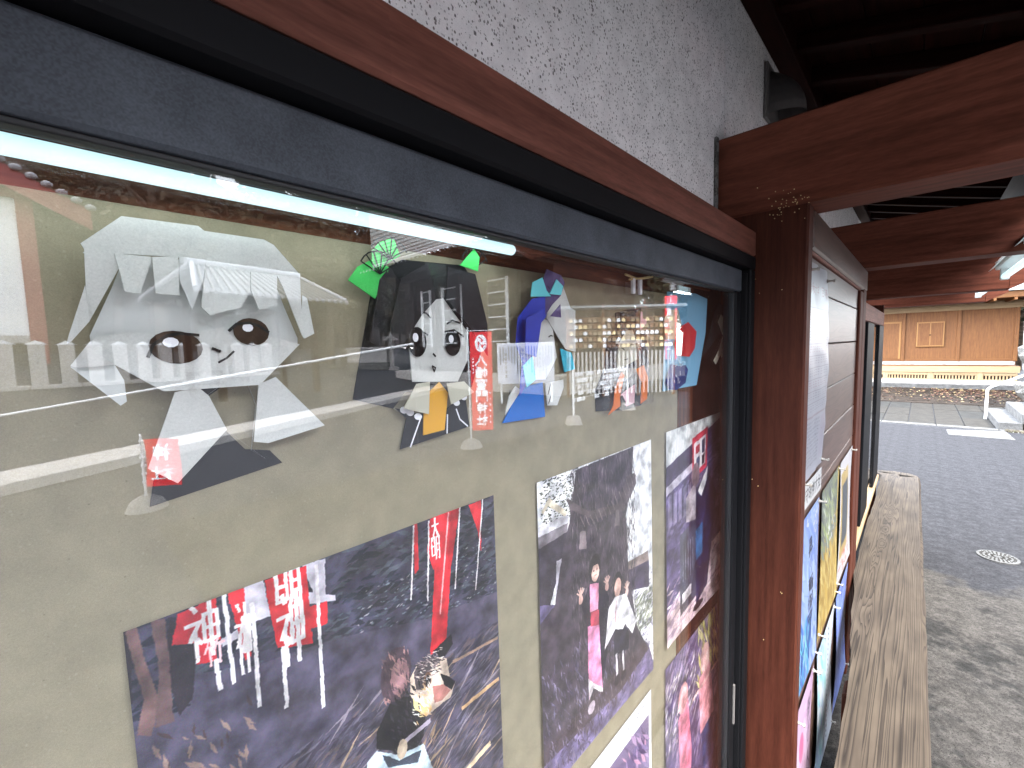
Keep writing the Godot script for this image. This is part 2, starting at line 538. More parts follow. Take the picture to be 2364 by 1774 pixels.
func make_materials() -> void:
	M.beam = wood_mat(wood(1024, 512, lin(0.068, 0.02, 0.0115), lin(0.175, 0.055, 0.033), 11, [[120, 130, 26, 19], [360, 195, 30, 20], [480, 90, 20, 14], [800, 350, 24, 15]]), 2.0, 0.7, 0.6, 0.03, 0.22)
	M.post = wood_mat(wood(1024, 512, lin(0.036, 0.0095, 0.0055), lin(0.1, 0.029, 0.017), 29), 2.4, 0.5, 0.6, 0.03, 0.22)
	M.header = wood_mat(wood(1024, 512, lin(0.08, 0.029, 0.02), lin(0.21, 0.08, 0.057), 41, [[560, 250, 14, 9]]), 1.8, 0.45, 0.6, 0.03, 0.25)
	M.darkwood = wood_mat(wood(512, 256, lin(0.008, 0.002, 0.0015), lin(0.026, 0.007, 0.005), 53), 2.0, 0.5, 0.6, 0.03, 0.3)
	M.board = wood_mat(contour(1024, 512, lin(0.055, 0.026, 0.018), lin(0.17, 0.1, 0.074), 61, 9.0, 8, 3.0), 1.7, 0.5, 0.36, 0.03, 0.5)
	M.bench = wood_mat(contour(2048, 512, lin(0.013, 0.0085, 0.006), lin(0.128, 0.097, 0.071), 73, 17.0, 12, 2.6, [[680, 150, 70, 62, 3.4], [480, 130, 40, 34, 2.4], [340, 130, 34, 30, -2.4], [200, 90, 60, 40, 2.8], [1900, 110, 70, 50, 2.2], [1330, 330, 60, 40, 1.9], [250, 420, 50, 34, 1.9], [1300, 120, 80, 50, -2.0]]), 3.9, 0.27, 0.75, 0.05, 0.3)
	M.inner = wood_mat(wood(512, 256, lin(0.03, 0.008, 0.004), lin(0.15, 0.05, 0.02), 83), 1.2, 0.3, 0.5, 0.02, 0.4)
	M.cypress = wood_mat(wood(1024, 512, lin(0.19, 0.066, 0.014), lin(0.33, 0.132, 0.033), 91), 2.6, 1.2, 0.6, 0.02, 0.4)
	M.cypress_mid = wood_mat(wood(256, 256, lin(0.4, 0.18, 0.05), lin(0.52, 0.27, 0.09), 93), 2.5, 0.6, 0.6, 0.0, 0.4)
	M.cypress_light = wood_mat(wood(512, 256, lin(0.4, 0.26, 0.13), lin(0.6, 0.44, 0.26), 97), 2.5, 0.6, 0.6, 0.0, 0.4)
	M.plaster = tri_mat(grains(1024, 1024, lin(0.86, 0.855, 0.85), 0.08, 5, [[3000, lin(0.9, 0.9, 0.89), 2, 5], [7000, lin(0.36, 0.35, 0.34), 2, 3], [5200, lin(0.09, 0.085, 0.08), 2, 4], [300, lin(0.04, 0.038, 0.035), 4, 6]]), 0.74, 0.85, 0.02)
	M.asphalt = tri_mat(grains(1024, 1024, lin(0.083, 0.083, 0.094), 0.35, 15, [[24000, lin(0.19, 0.19, 0.205), 1, 3], [22000, lin(0.03, 0.03, 0.035), 1, 3], [1500, lin(0.3, 0.3, 0.31), 1, 3]]), 0.9, 0.8, 0.12)
	M.stone = tri_mat(grains(512, 512, lin(0.42, 0.39, 0.37), 0.3, 25, [[5000, lin(0.6, 0.58, 0.56), 1, 3], [4000, lin(0.2, 0.19, 0.18), 1, 3]]), 0.8, 0.8, 0.1)
	M.pale = tri_mat(grains(512, 512, lin(0.19, 0.187, 0.183), 0.35, 26, [[5000, lin(0.33, 0.33, 0.32), 1, 3], [4000, lin(0.1, 0.095, 0.09), 1, 3]]), 0.8, 0.8, 0.1)
	M.slab = tri_mat(grains(512, 512, lin(0.1, 0.092, 0.082), 0.35, 35, [[4000, lin(0.15, 0.14, 0.13), 1, 4], [3000, lin(0.05, 0.045, 0.04), 1, 4]]), 1.1, 0.75, 0.1)
	M.slab2 = tri_mat(grains(512, 512, lin(0.085, 0.084, 0.08), 0.35, 36, [[4000, lin(0.13, 0.13, 0.12), 1, 4], [3000, lin(0.045, 0.042, 0.04), 1, 4]]), 1.1, 0.75, 0.1)
	M.mossy = tri_mat(grains(512, 512, lin(0.12, 0.1, 0.08), 0.7, 45, [[1800, lin(0.04, 0.035, 0.03), 3, 9], [900, lin(0.45, 0.45, 0.42), 2, 8], [500, lin(0.1, 0.13, 0.04), 3, 8]]), 1.2, 0.9, 0.3)
	M.lichen = tri_mat(grains(512, 512, lin(0.2, 0.19, 0.175), 0.7, 46, [[1200, lin(0.05, 0.045, 0.04), 3, 9], [900, lin(0.4, 0.4, 0.39), 3, 10]]), 1.2, 0.9, 0.3)
	M.soil = tri_mat(grains(512, 512, lin(0.042, 0.033, 0.027), 0.8, 55, [[2500, lin(0.08, 0.055, 0.035), 2, 5], [2500, lin(0.018, 0.014, 0.011), 2, 5]]), 2.0, 0.95, 0.3)
	M.black = mat(lin(0.007, 0.007, 0.008), 0.5)
	M.black.metallic_specular = 0.35
	M.rail = tri_mat(grains(512, 512, lin(0.06, 0.066, 0.078), 0.22, 65, [[1200, lin(0.078, 0.085, 0.1), 1, 2]]), 0.5, 0.42)
	M.rubber = mat(lin(0.008, 0.008, 0.009), 0.6)
	M.backing = tri_mat(grains(1024, 1024, lin(0.44, 0.385, 0.285), 0.09, 75, [[3000, lin(0.5, 0.45, 0.34), 1, 3], [800, lin(0.3, 0.26, 0.18), 1, 2]]), 0.5, 0.9, 0.03)
	M.white_paper = tri_mat(grains(256, 256, lin(0.52, 0.53, 0.495), 0.07, 85, []), 0.2, 0.75)
	M.cream_paper = mat(lin(0.47, 0.455, 0.36), 0.75)
	M.grey_paper = mat(lin(0.5, 0.51, 0.49), 0.75)
	M.black_paper = mat(lin(0.016, 0.016, 0.017), 0.6)
	M.black_paper2 = mat(lin(0.026, 0.025, 0.027), 0.6)
	M.green_paper = mat(lin(0.06, 0.47, 0.1), 0.6)
	M.blue_paper = mat(lin(0.004, 0.11, 0.42), 0.45)
	M.indigo_paper = mat(lin(0.03, 0.05, 0.36), 0.35)
	M.purple_paper = mat(lin(0.09, 0.07, 0.16), 0.5)
	M.teal_paper = mat(lin(0.14, 0.55, 0.6), 0.6)
	M.teal_deep = mat(lin(0.06, 0.42, 0.55), 0.6)
	M.gold_paper = mat(lin(0.6, 0.3, 0.02), 0.5)
	M.orange_paper = mat(lin(0.58, 0.14, 0.025), 0.6)
	M.pink_paper = mat(lin(0.68, 0.42, 0.45), 0.7)
	M.red_paper = mat(lin(0.55, 0.03, 0.035), 0.5)
	M.sky_paper = mat(lin(0.18, 0.4, 0.56), 0.6)
	M.navy_paper = mat(lin(0.025, 0.035, 0.17), 0.6)
	M.brown_ink = mat(lin(0.035, 0.018, 0.009), 0.6)
	M.ink = mat(lin(0.012, 0.012, 0.012), 0.5)
	M.white_ink = mat(lin(0.75, 0.75, 0.78), 0.6)
	M.straw = mat(lin(0.6, 0.45, 0.22), 0.7)
	M.glass = pane_mat(0.002, 0.0)
	M.film = pane_mat(0.012, 0.04)
	var dot := Image.create(4, 4, false, Image.FORMAT_RGB8)
	dot.fill(Color.WHITE)
	M.coat = mat(Color(1, 1, 1, 0.035), 0.0, ImageTexture.create_from_image(dot))
	M.coat.metallic = 1.0
	M.coat.transparency = BaseMaterial3D.TRANSPARENCY_ALPHA
	M.tube = glow(Color(0.8, 0.96, 1.0), 0.1)
	M.enamel = mat(lin(0.72, 0.73, 0.72), 0.35)
	M.steel = mat(lin(0.62, 0.63, 0.65), 0.35)
	M.steel.metallic = 0.6
	M.hood = mat(lin(0.13, 0.12, 0.115), 0.5)
	M.pin = mat(lin(0.75, 0.7, 0.62), 0.25)
	M.pin_yellow = mat(lin(0.75, 0.6, 0.22), 0.25)
	M.white_paint = mat(lin(0.78, 0.78, 0.77), 0.5)
	M.red_paint = mat(lin(0.4, 0.045, 0.04), 0.5)
	M.tile = mat(lin(0.22, 0.215, 0.22), 0.5)
	M.tile_end = mat(lin(0.55, 0.54, 0.56), 0.6)
	M.copper = mat(lin(0.24, 0.25, 0.25), 0.5)
	M.void = mat(lin(0.006, 0.005, 0.005), 0.9)
	M.bark = tri_mat(grains(256, 256, lin(0.06, 0.045, 0.034), 0.8, 95, [[900, lin(0.02, 0.016, 0.012), 1, 4]]), 0.6, 0.95, 0.4)
	M.leaf = [mat(lin(0.02, 0.022, 0.007), 0.9), mat(lin(0.032, 0.028, 0.009), 0.9), mat(lin(0.02, 0.018, 0.008), 0.9), mat(lin(0.04, 0.026, 0.009), 0.9)]
	for k in ["asphalt", "pale", "slab", "slab2", "stone", "cypress", "cypress_mid", "cypress_light", "bench", "backing", "soil", "white_paint", "lichen", "board", "tile", "tile_end", "copper", "red_paint", "mossy", "pin"]:
		M[k].albedo_color = Color(0.46, 0.46, 0.46).linear_to_srgb() if M[k].albedo_texture else (M[k].albedo_color.srgb_to_linear() * Color(0.46, 0.46, 0.46)).linear_to_srgb()
	for k in ["slab", "slab2"]:
		M[k].albedo_color = Color(0.225, 0.22, 0.212).linear_to_srgb()
	M.stone.albedo_color = Color(0.72, 0.72, 0.72).linear_to_srgb()
	M.white_paint.albedo_color = lin(0.6, 0.6, 0.6)
	M.backing.albedo_color = Color(0.53, 0.53, 0.49).linear_to_srgb()
	M.post.albedo_color = Color(0.8, 0.8, 0.8).linear_to_srgb()
	M.pale.albedo_color = Color(0.38, 0.38, 0.38).linear_to_srgb()
	M.asphalt.albedo_color = Color(0.38, 0.38, 0.38).linear_to_srgb()
	for k in M:
		if str(k).ends_with("_paper") or str(k).begins_with("black") or k in ["teal_deep", "darkwood", "inner", "ink", "brown_ink", "backing", "rail"]:
			M[k].metallic_specular = 0.17
	for m in M.leaf:
		m.cull_mode = BaseMaterial3D.CULL_DISABLED
		m.backlight_enabled = true
		m.backlight = m.albedo_color * 0.35

# ---------------------------------------------------------------- ground
const K0 := Vector2(-0.6, 8.05)
const KD := Vector2(0.8897, 0.4567)
const KN := Vector2(-0.4567, 0.8897)

func sq(s: float, q: float) -> Vector2:
	return K0 + KD * s + KN * q

func rise(q: float) -> float:
	if q <= 0.3:
		return 0.0
	if q < 0.9:
		return 0.13
	return 0.13 + 0.07 * (minf(q, 30.0) - 0.9) + (0.0 if q < 30.0 else (q - 30.0) * 0.8)

func ground_y(x: float, z: float) -> float:
	return rise((Vector2(x, z) - K0).dot(KN))

func strip(q0: float, q1: float, y0: float, y1: float, s0: float, s1: float, n: int, wob := 0.0) -> SurfaceTool:
	var st := mb()
	st.set_smooth_group(0)
	var nn := noise(4, 0.08)
	var m := 1 if wob == 0.0 else 10
	for i in n:
		for j in m:
			var q := []
			for w in [[0, 0], [1, 0], [1, 1], [0, 1]]:
				var s := lerpf(s0, s1, float(i + w[0]) / n)
				var t := float(j + w[1]) / m
				var p := sq(s, lerpf(q0, q1, t))
				q.append(Vector3(p.x, lerpf(y0, y1, t) + wob * nn.get_noise_2d(p.x, p.y) * t, p.y))
			for f in [[0, 1, 2], [0, 2, 3]]:
				for k in f:
					st.add_vertex(q[k])
	st.generate_normals()
	return st

func make_ground() -> void:
	struct("ground", strip(-70, 0.4, 0, 0, -60, 60, 1), M.asphalt, "grey asphalt courtyard in front of the notice cases")
	struct("shrine_road", strip(0.9, 30, 0.131, 0.131 + 0.07 * 29.1, -60, 60, 4), M.asphalt, "asphalt approach rising behind the pale stone kerb")
	struct("hillside", strip(30, 70, 2.168, 34.17, -70, 90, 24, 2.5), M.soil, "dark wooded hillside behind the shrine halls")
	var kerb := thing("stone_kerb", "low pale stone kerb running diagonally across the courtyard, mirrored in the glass", "kerb")
	for k in range(-9, 22):
		var st := mb()
		var xf := Transform3D(Basis(Vector3(KD.x, 0, KD.y), Vector3.UP, Vector3(KN.x, 0, KN.y)), Vector3(K0.x, 0, K0.y))
		bar(st, Vector3(k * 0.9 + 0.006, -0.05, 0), Vector3(k * 0.9 + 0.894, 0.15 + rng.randf() * 0.004, 0.95), 0, 0.012, xf)
		obj("stone", st, M.stone, kerb)
	# the worn, patched asphalt beside the bench
	var n1 := nbytes(1024, 512, 201, 0.02, 4)
	var n2 := nbytes(1024, 512, 203, 0.05, 4)
	var n3 := nbytes(1024, 512, 207, 0.006, 3)
	var n4 := nbytes(1024, 512, 211, 0.2, 3)
	var d := PackedByteArray()
	d.resize(1024 * 512 * 3)
	var r := RandomNumberGenerator.new()
	r.seed = 9
	for y in 512:
		for x in 1024:
			var k := y * 1024 + x
			var X := 0.6 + x * 0.0105
			var edge := X - 4.25 - (n1[k] - 128) / 128.0 * 0.55 - (n2[k] - 128) / 128.0 * 0.2
			var worn := clampf(0.5 - edge * 3.0, 0.0, 1.0)
			var dark := clampf((0.75 * n1[k] / 255.0 + 0.5 * n2[k] / 255.0 + 0.55 * n4[k] / 255.0 - 0.92) * 4.0 - maxf(0.0, X - 3.5) * 1.6, 0.0, 1.0)
			var c := Vector3(0.094, 0.093, 0.102).lerp(Vector3(0.19, 0.172, 0.152), worn * (0.55 + 0.3 * n3[k] / 255.0)).lerp(Vector3(0.066, 0.064, 0.062), dark * 0.85)
			c *= 0.72 + 0.56 * r.randf() + (0.25 if r.randf() < 0.04 else 0.0)
			var s := lin(c.x, c.y, c.z)
			d[k * 3] = s.r8
			d[k * 3 + 1] = s.g8
			d[k * 3 + 2] = s.b8
	var wt := ImageTexture.create_from_image(Image.create_from_data(1024, 512, false, Image.FORMAT_RGB8, d))
	var wm := mat(Color(0.61, 0.61, 0.61), 0.85, wt)
	wm.metallic_specular = 0.18
	wm.detail_enabled = true
	wm.detail_blend_mode = BaseMaterial3D.BLEND_MODE_MUL
	var dm := Image.create(2, 2, false, Image.FORMAT_RGB8)
	dm.fill(Color.WHITE)
	wm.detail_mask = ImageTexture.create_from_image(dm)
	wm.detail_uv_layer = BaseMaterial3D.DETAIL_UV_2
	var fine := grains(512, 512, Color(0.86, 0.86, 0.86), 0.3, 301, [[9000, Color(1, 1, 1), 1, 3], [9000, Color(0.5, 0.5, 0.5), 1, 3]])
	wm.detail_albedo = ImageTexture.create_from_image(fine)
	wm.heightmap_enabled = true
	wm.heightmap_texture = wt
	wm.heightmap_scale = 0.1
	var st2 := mb()
	for f in [[0, 1, 2], [0, 2, 3]]:
		for k in f:
			var u := float([0, 1, 1, 0][k])
			var v := float([0, 0, 1, 1][k])
			st2.set_normal(Vector3.UP)
			st2.set_uv(Vector2(u, v))
			st2.set_uv2(Vector2(u * 10.75, v * 5.4) / 0.55)
			st2.add_vertex(Vector3(0.6 + u * 10.75, 0.004, -0.2 + v * 5.4))
	struct("worn_pavement", st2, wm, "worn patched asphalt with pale and dark blotches beside the bench")
	# the band of paving stones before the far hall
	var path := Node3D.new()
	path.name = "stone_path"
	add_child(path)
	path.set_meta("kind", "structure")
	path.set_meta("label", "band of square grey paving stones in front of the cypress hall")
	for i in 3:
		for j in range(-7, 9):
			var z0 := -0.2 + j * 0.395
			var x0 := 11.62 + i * 1.2
			obj("paving_stone", box(Vector3(x0 + 0.006, -0.05, z0 + 0.006), Vector3(x0 + 1.194, 0.012 + rng.randf() * 0.006, z0 + 0.389), 0, 0.006), M.slab if rng.randf() < 0.5 else M.slab2, path)
	for j in range(-4, 5):
		obj("edging_stone", box(Vector3(11.45, -0.05, -0.2 + j * 0.8), Vector3(11.61, 0.022, 0.594 + j * 0.8), 2, 0.01), M.pale, path)
	struct("earth_strip", box(Vector3(15.25, -0.1, -4), Vector3(20.4, 0.02, 9), 0, 0.0), M.soil, "dark earth strip below the cypress hall, scattered with leaves")
	var st3 := mb()
	sheet_into(st3, flat([11.12, -0.72, 11.42, -1.47, 10.56, -1.5, 10.55, -0.73]), 0, 0.02)
	var o := obj("drain_cover", st3, M.pale)
	o.rotation.x = -PI / 2
	o.position.y = 0.012
	tag(o, "pale stone drain cover set in the asphalt before the steps", "drain cover")
	for w in [[Vector3(4.875, 0.004, 0.825), 0.115, "small round pale metal manhole cover beside the wooden bench", M.white_paint]]:
		var mh := thing("manhole_cover", w[2], "manhole cover", w[0])
		var s4 := mb()
		sheet_into(s4, oval(Vector2.ZERO, w[1], w[1], 0.0, 28), 0.009, 0.01)
		var lid := obj("lid", s4, M.pale, mh)
		lid.rotation.x = -PI / 2
		for q in 3:
			var s5 := mb()
			for k in 24 - q * 6:
				var a := TAU * k / (24 - q * 6)
				var rr: float = w[1] * (0.78 - 0.25 * q)
				bar(s5, Vector3(rr - 0.008, 0.0095, -0.004), Vector3(rr + 0.008, 0.0125, 0.004), 0, 0.001, Transform3D(Basis(Vector3.UP, a), Vector3.ZERO))
			obj("raised_ring", s5, M.slab, mh).set_meta("kind", "stuff")
	# fallen leaves and grit
	for kind in 3:
		var leaf := mb()
		tri(leaf, Vector3(-0.03, 0, 0), Vector3(0, 0.006, -0.014), Vector3(0.035, 0.002, 0), Vector3.UP)
		tri(leaf, Vector3(-0.03, 0, 0), Vector3(0, 0.006, 0.014), Vector3(0.035, 0.002, 0), Vector3.UP)
		var mm := MultiMesh.new()
		mm.transform_format = MultiMesh.TRANSFORM_3D
		mm.mesh = leaf.commit()
		mm.instance_count = [700, 500, 500][kind]
		for k in mm.instance_count:
			var x := 15.4 + pow(rng.randf(), 0.6) * 5.0
			var z := rng.randf_range(-1.0, 2.6) if rng.randf() < 0.5 else rng.randf_range(0.6, 2.6)
			mm.set_instance_transform(k, Transform3D(Basis.from_euler(Vector3(rng.randf_range(-0.4, 0.4), rng.randf() * TAU, rng.randf_range(-0.4, 0.4))).scaled(Vector3.ONE * rng.randf_range(0.7, 1.6)), Vector3(x, 0.026, z)))
		var mi := MultiMeshInstance3D.new()
		mi.multimesh = mm
		mi.material_override = mat([lin(0.075, 0.028, 0.013), lin(0.19, 0.14, 0.065), lin(0.05, 0.019, 0.01)][kind], 0.8)
		mi.name = numbered("fallen_leaves")
		mi.set_meta("kind", "stuff")
		mi.set_meta("label", ["reddish brown leaves fallen on the earth strip", "pale yellow leaves fallen on the earth strip", "dark brown leaves fallen on the earth strip"][kind])
		add_child(mi, true)

# ---------------------------------------------------------------- the building we stand under
func make_building() -> void:
	var b := thing("shrine_office", "speckled white plaster building with dark red timber eave over the notice cases", "building")
	obj("wall", box(Vector3(-3, 2.0, -0.3), Vector3(1.395, 3.2, -0.107), 0, 0.0), M.plaster, b)
	obj("wall", box(Vector3(1.399, 2.0, -0.3), Vector3(4.98, 3.2, -0.107), 0, 0.0), M.plaster, b)
	obj("joint", box(Vector3(1.395, 2.0, -0.3), Vector3(1.399, 3.2, -0.112), 1, 0.0), M.black, b)
	obj("wall", box(Vector3(-3, -0.05, -2.5), Vector3(-2.9, 3.2, -0.3), 0, 0.0), M.plaster, b)
	obj("wall", box(Vector3(4.9, -0.05, -2.5), Vector3(5.0, 3.2, -0.3), 0, 0.0), M.plaster, b)
	obj("wall", box(Vector3(-3, -0.05, -0.42), Vector3(4.98, 2.0, -0.31), 0, 0.0), M.plaster, b)
	# red head beam over the cases
	var hb := mb()
	bar(hb, Vector3(-2.5, 1.948, -0.107), Vector3(1.331, 2.013, 0.0), 0, 0.004)
	obj("head_beam", hb, M.header, b)
	# posts
	for x in [-0.121, 1.333, 2.787]:
		if x > 0.0:
			obj("post", box(Vector3(x, -0.05, -0.106), Vector3(x + (0.062 if x < 2.0 else 0.14), 2.066, 0.118), 1, 0.005), M.post, b)
	obj("post", box(Vector3(-1.62, -0.05, -0.106), Vector3(-1.52, 1.946, 0.05), 1, 0.005), M.post, b)
	obj("post", box(Vector3(5.0, -0.05, -0.106), Vector3(5.04, 2.0, 0.085), 1, 0.004), M.post, b)
	# cross beams, sawn slanting at their free ends
	var n := 0
	for q in [[-0.121, 2.062], [1.329, 2.062], [2.783, 2.062], [4.242, 2.008], [5.66, 2.008]]:
		var st := mb()
		var x0: float = q[0]
		var y0: float = q[1]
		var y1 := y0 + 0.222
		fix_uv = true
		bar(st, Vector3(x0, y0, -0.15), Vector3(x0 + 0.146, y1, 0.73), 2, 0.005)
		fix_uv = false
		var e := [Vector3(x0, y0, 0.73), Vector3(x0, y0 + 0.07, 0.86), Vector3(x0, y1, 0.86), Vector3(x0, y1, 0.73)]
		var w := Vector3(0.146, 0, 0)
		quad(st, e[0], e[1], e[2], e[3], Vector3.LEFT, 2)
		quad(st, e[0] + w, e[1] + w, e[2] + w, e[3] + w, Vector3.RIGHT, 2)
		quad(st, e[0], e[1], e[1] + w, e[0] + w, Vector3(0, -0.88, 0.47), 2)
		quad(st, e[1], e[2], e[2] + w, e[1] + w, Vector3.BACK, 2)
		quad(st, e[2], e[3], e[3] + w, e[2] + w, Vector3.UP, 2)
		obj("cross_beam", st, M.beam, b)
		n += 1
	obj("sealant", box(Vector3(1.312, 2.0135, -0.1065), Vector3(1.328, 2.288, -0.098), 1, 0.003), M.lichen, b)
	var sp := mb()
	for k in 55:
		var at := Vector3(1.3265, rng.randfn(2.07, 0.02), clampf(rng.randfn(0.07, 0.025), -0.1, 0.117))
		if at.y < 2.062:
			at.x = 1.3305
		if k > 44:
			at = Vector3(1.3305, rng.randf_range(0.8, 2.05), rng.randf_range(-0.02, 0.11))
		var rr := rng.randf_range(0.0005, 0.0011)
		bar(sp, at - Vector3(0.0015, rr, rr), at + Vector3(0.0015, rr, rr), 0, 0.0)
	var so := obj("dust_specks", sp, M.straw, b)
	so.set_meta("kind", "stuff")
	# wall plate, rafters and roof boards
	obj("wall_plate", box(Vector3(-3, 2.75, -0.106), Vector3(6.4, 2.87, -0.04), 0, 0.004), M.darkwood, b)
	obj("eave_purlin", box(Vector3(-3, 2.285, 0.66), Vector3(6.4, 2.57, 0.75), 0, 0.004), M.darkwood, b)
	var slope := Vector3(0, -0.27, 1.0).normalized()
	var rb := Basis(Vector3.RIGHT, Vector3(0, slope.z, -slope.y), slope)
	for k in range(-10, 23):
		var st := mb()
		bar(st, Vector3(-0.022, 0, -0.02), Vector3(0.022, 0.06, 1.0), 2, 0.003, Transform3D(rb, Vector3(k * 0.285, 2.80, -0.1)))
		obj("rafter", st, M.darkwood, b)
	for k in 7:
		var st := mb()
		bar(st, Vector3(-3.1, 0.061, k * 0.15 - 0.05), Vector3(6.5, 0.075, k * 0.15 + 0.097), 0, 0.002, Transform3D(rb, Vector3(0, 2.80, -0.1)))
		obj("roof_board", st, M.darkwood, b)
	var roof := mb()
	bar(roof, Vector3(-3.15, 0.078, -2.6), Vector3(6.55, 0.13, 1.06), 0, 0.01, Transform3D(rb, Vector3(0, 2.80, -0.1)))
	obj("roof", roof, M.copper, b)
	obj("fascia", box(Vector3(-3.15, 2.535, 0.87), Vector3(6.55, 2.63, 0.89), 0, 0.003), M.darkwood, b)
	# round hooded wall vent
	var v := thing("vent_hood", "grey round hooded air vent high on the speckled wall", "vent", Vector3(1.9, 2.6, -0.106))
	var hs := mb()
	for k in 8:
		var a0 := PI * 0.5 * k / 8
		var a1 := PI * 0.5 * (k + 1) / 8
		for j in 12:
			var c := []
			for w in [[a0, j], [a1, j], [a1, j + 1], [a0, j + 1]]:
				var ph: float = -PI * 0.5 + PI * w[1] / 12.0
				c.append(Vector3(sin(ph) * 0.075, -0.07 + 0.15 * sin(w[0]), 0.115 * cos(w[0]) * cos(ph)))
			var nn: Vector3 = (c[0] + c[2]) * 0.5 - Vector3(0, -0.07, -0.02)
			tri(hs, c[0], c[1], c[2], nn.normalized())
			tri(hs, c[0], c[2], c[3], nn.normalized())
	obj("hood", hs, M.hood, v)
	obj("flange", box(Vector3(-0.095, -0.09, 0), Vector3(0.095, 0.1, 0.012), 0, 0.003), M.hood, v)
	# strip lights between the beams
	for q in [[2.5, 3.72, "long white strip light under the eave, nearer of the two lit tubes"], [4.42, 5.3, "strip light under the last beam, its lit tube seen short"]]:
		var L := thing("strip_light", q[2], "lamp", Vector3(q[0], 2.03, 0.66))
		var ln: float = q[1] - q[0]
		var hh := mb()
		bar(hh, Vector3(-0.03, 0.055, -0.035), Vector3(ln + 0.03, 0.1, 0.035), 0, 0.004)
		obj("housing", hh, M.enamel, L)
		var hw := mb()
		quad(hw, Vector3(-0.03, 0.05, -0.06), Vector3(ln + 0.03, 0.05, -0.06), Vector3(ln + 0.03, 0.085, -0.02), Vector3(-0.03, 0.085, -0.02), Vector3(0, -0.75, 0.6))
		quad(hw, Vector3(-0.03, 0.05, 0.06), Vector3(ln + 0.03, 0.05, 0.06), Vector3(ln + 0.03, 0.085, 0.02), Vector3(-0.03, 0.085, 0.02), Vector3(0, -0.75, -0.6))
		obj("reflector", hw, M.enamel, L)
		var tb := mb()
		rod(tb, Vector3(0.02, 0.012, 0), Vector3(ln - 0.02, 0.012, 0), 0.016, 0.016, 16)
		obj("lamp_tube", tb, M.tube, L)
		for e in [0.0, ln - 0.03]:
			var sk := mb()
			bar(sk, Vector3(e, -0.006, -0.018), Vector3(e + 0.03, 0.06, 0.018), 0, 0.004)
			obj("socket", sk, M.enamel, L)
		for x in [0.1, ln - 0.1]:
			var hg := mb()
			rod(hg, Vector3(x, 0.1, 0), Vector3(x, 0.33, 0), 0.006)
			obj("hanger", hg, M.steel, L)
		var al := AreaLight3D.new()
		al.name = "strip_glow"
		al.area_size = Vector2(ln - 0.06, 0.03)
		al.light_energy = 0.1
		al.light_color = Color(0.9, 0.97, 1.0)
		al.shadow_enabled = true
		L.add_child(al, true)
		al.position = Vector3(ln * 0.5, -0.01, 0)
		al.rotation.x = -PI / 2

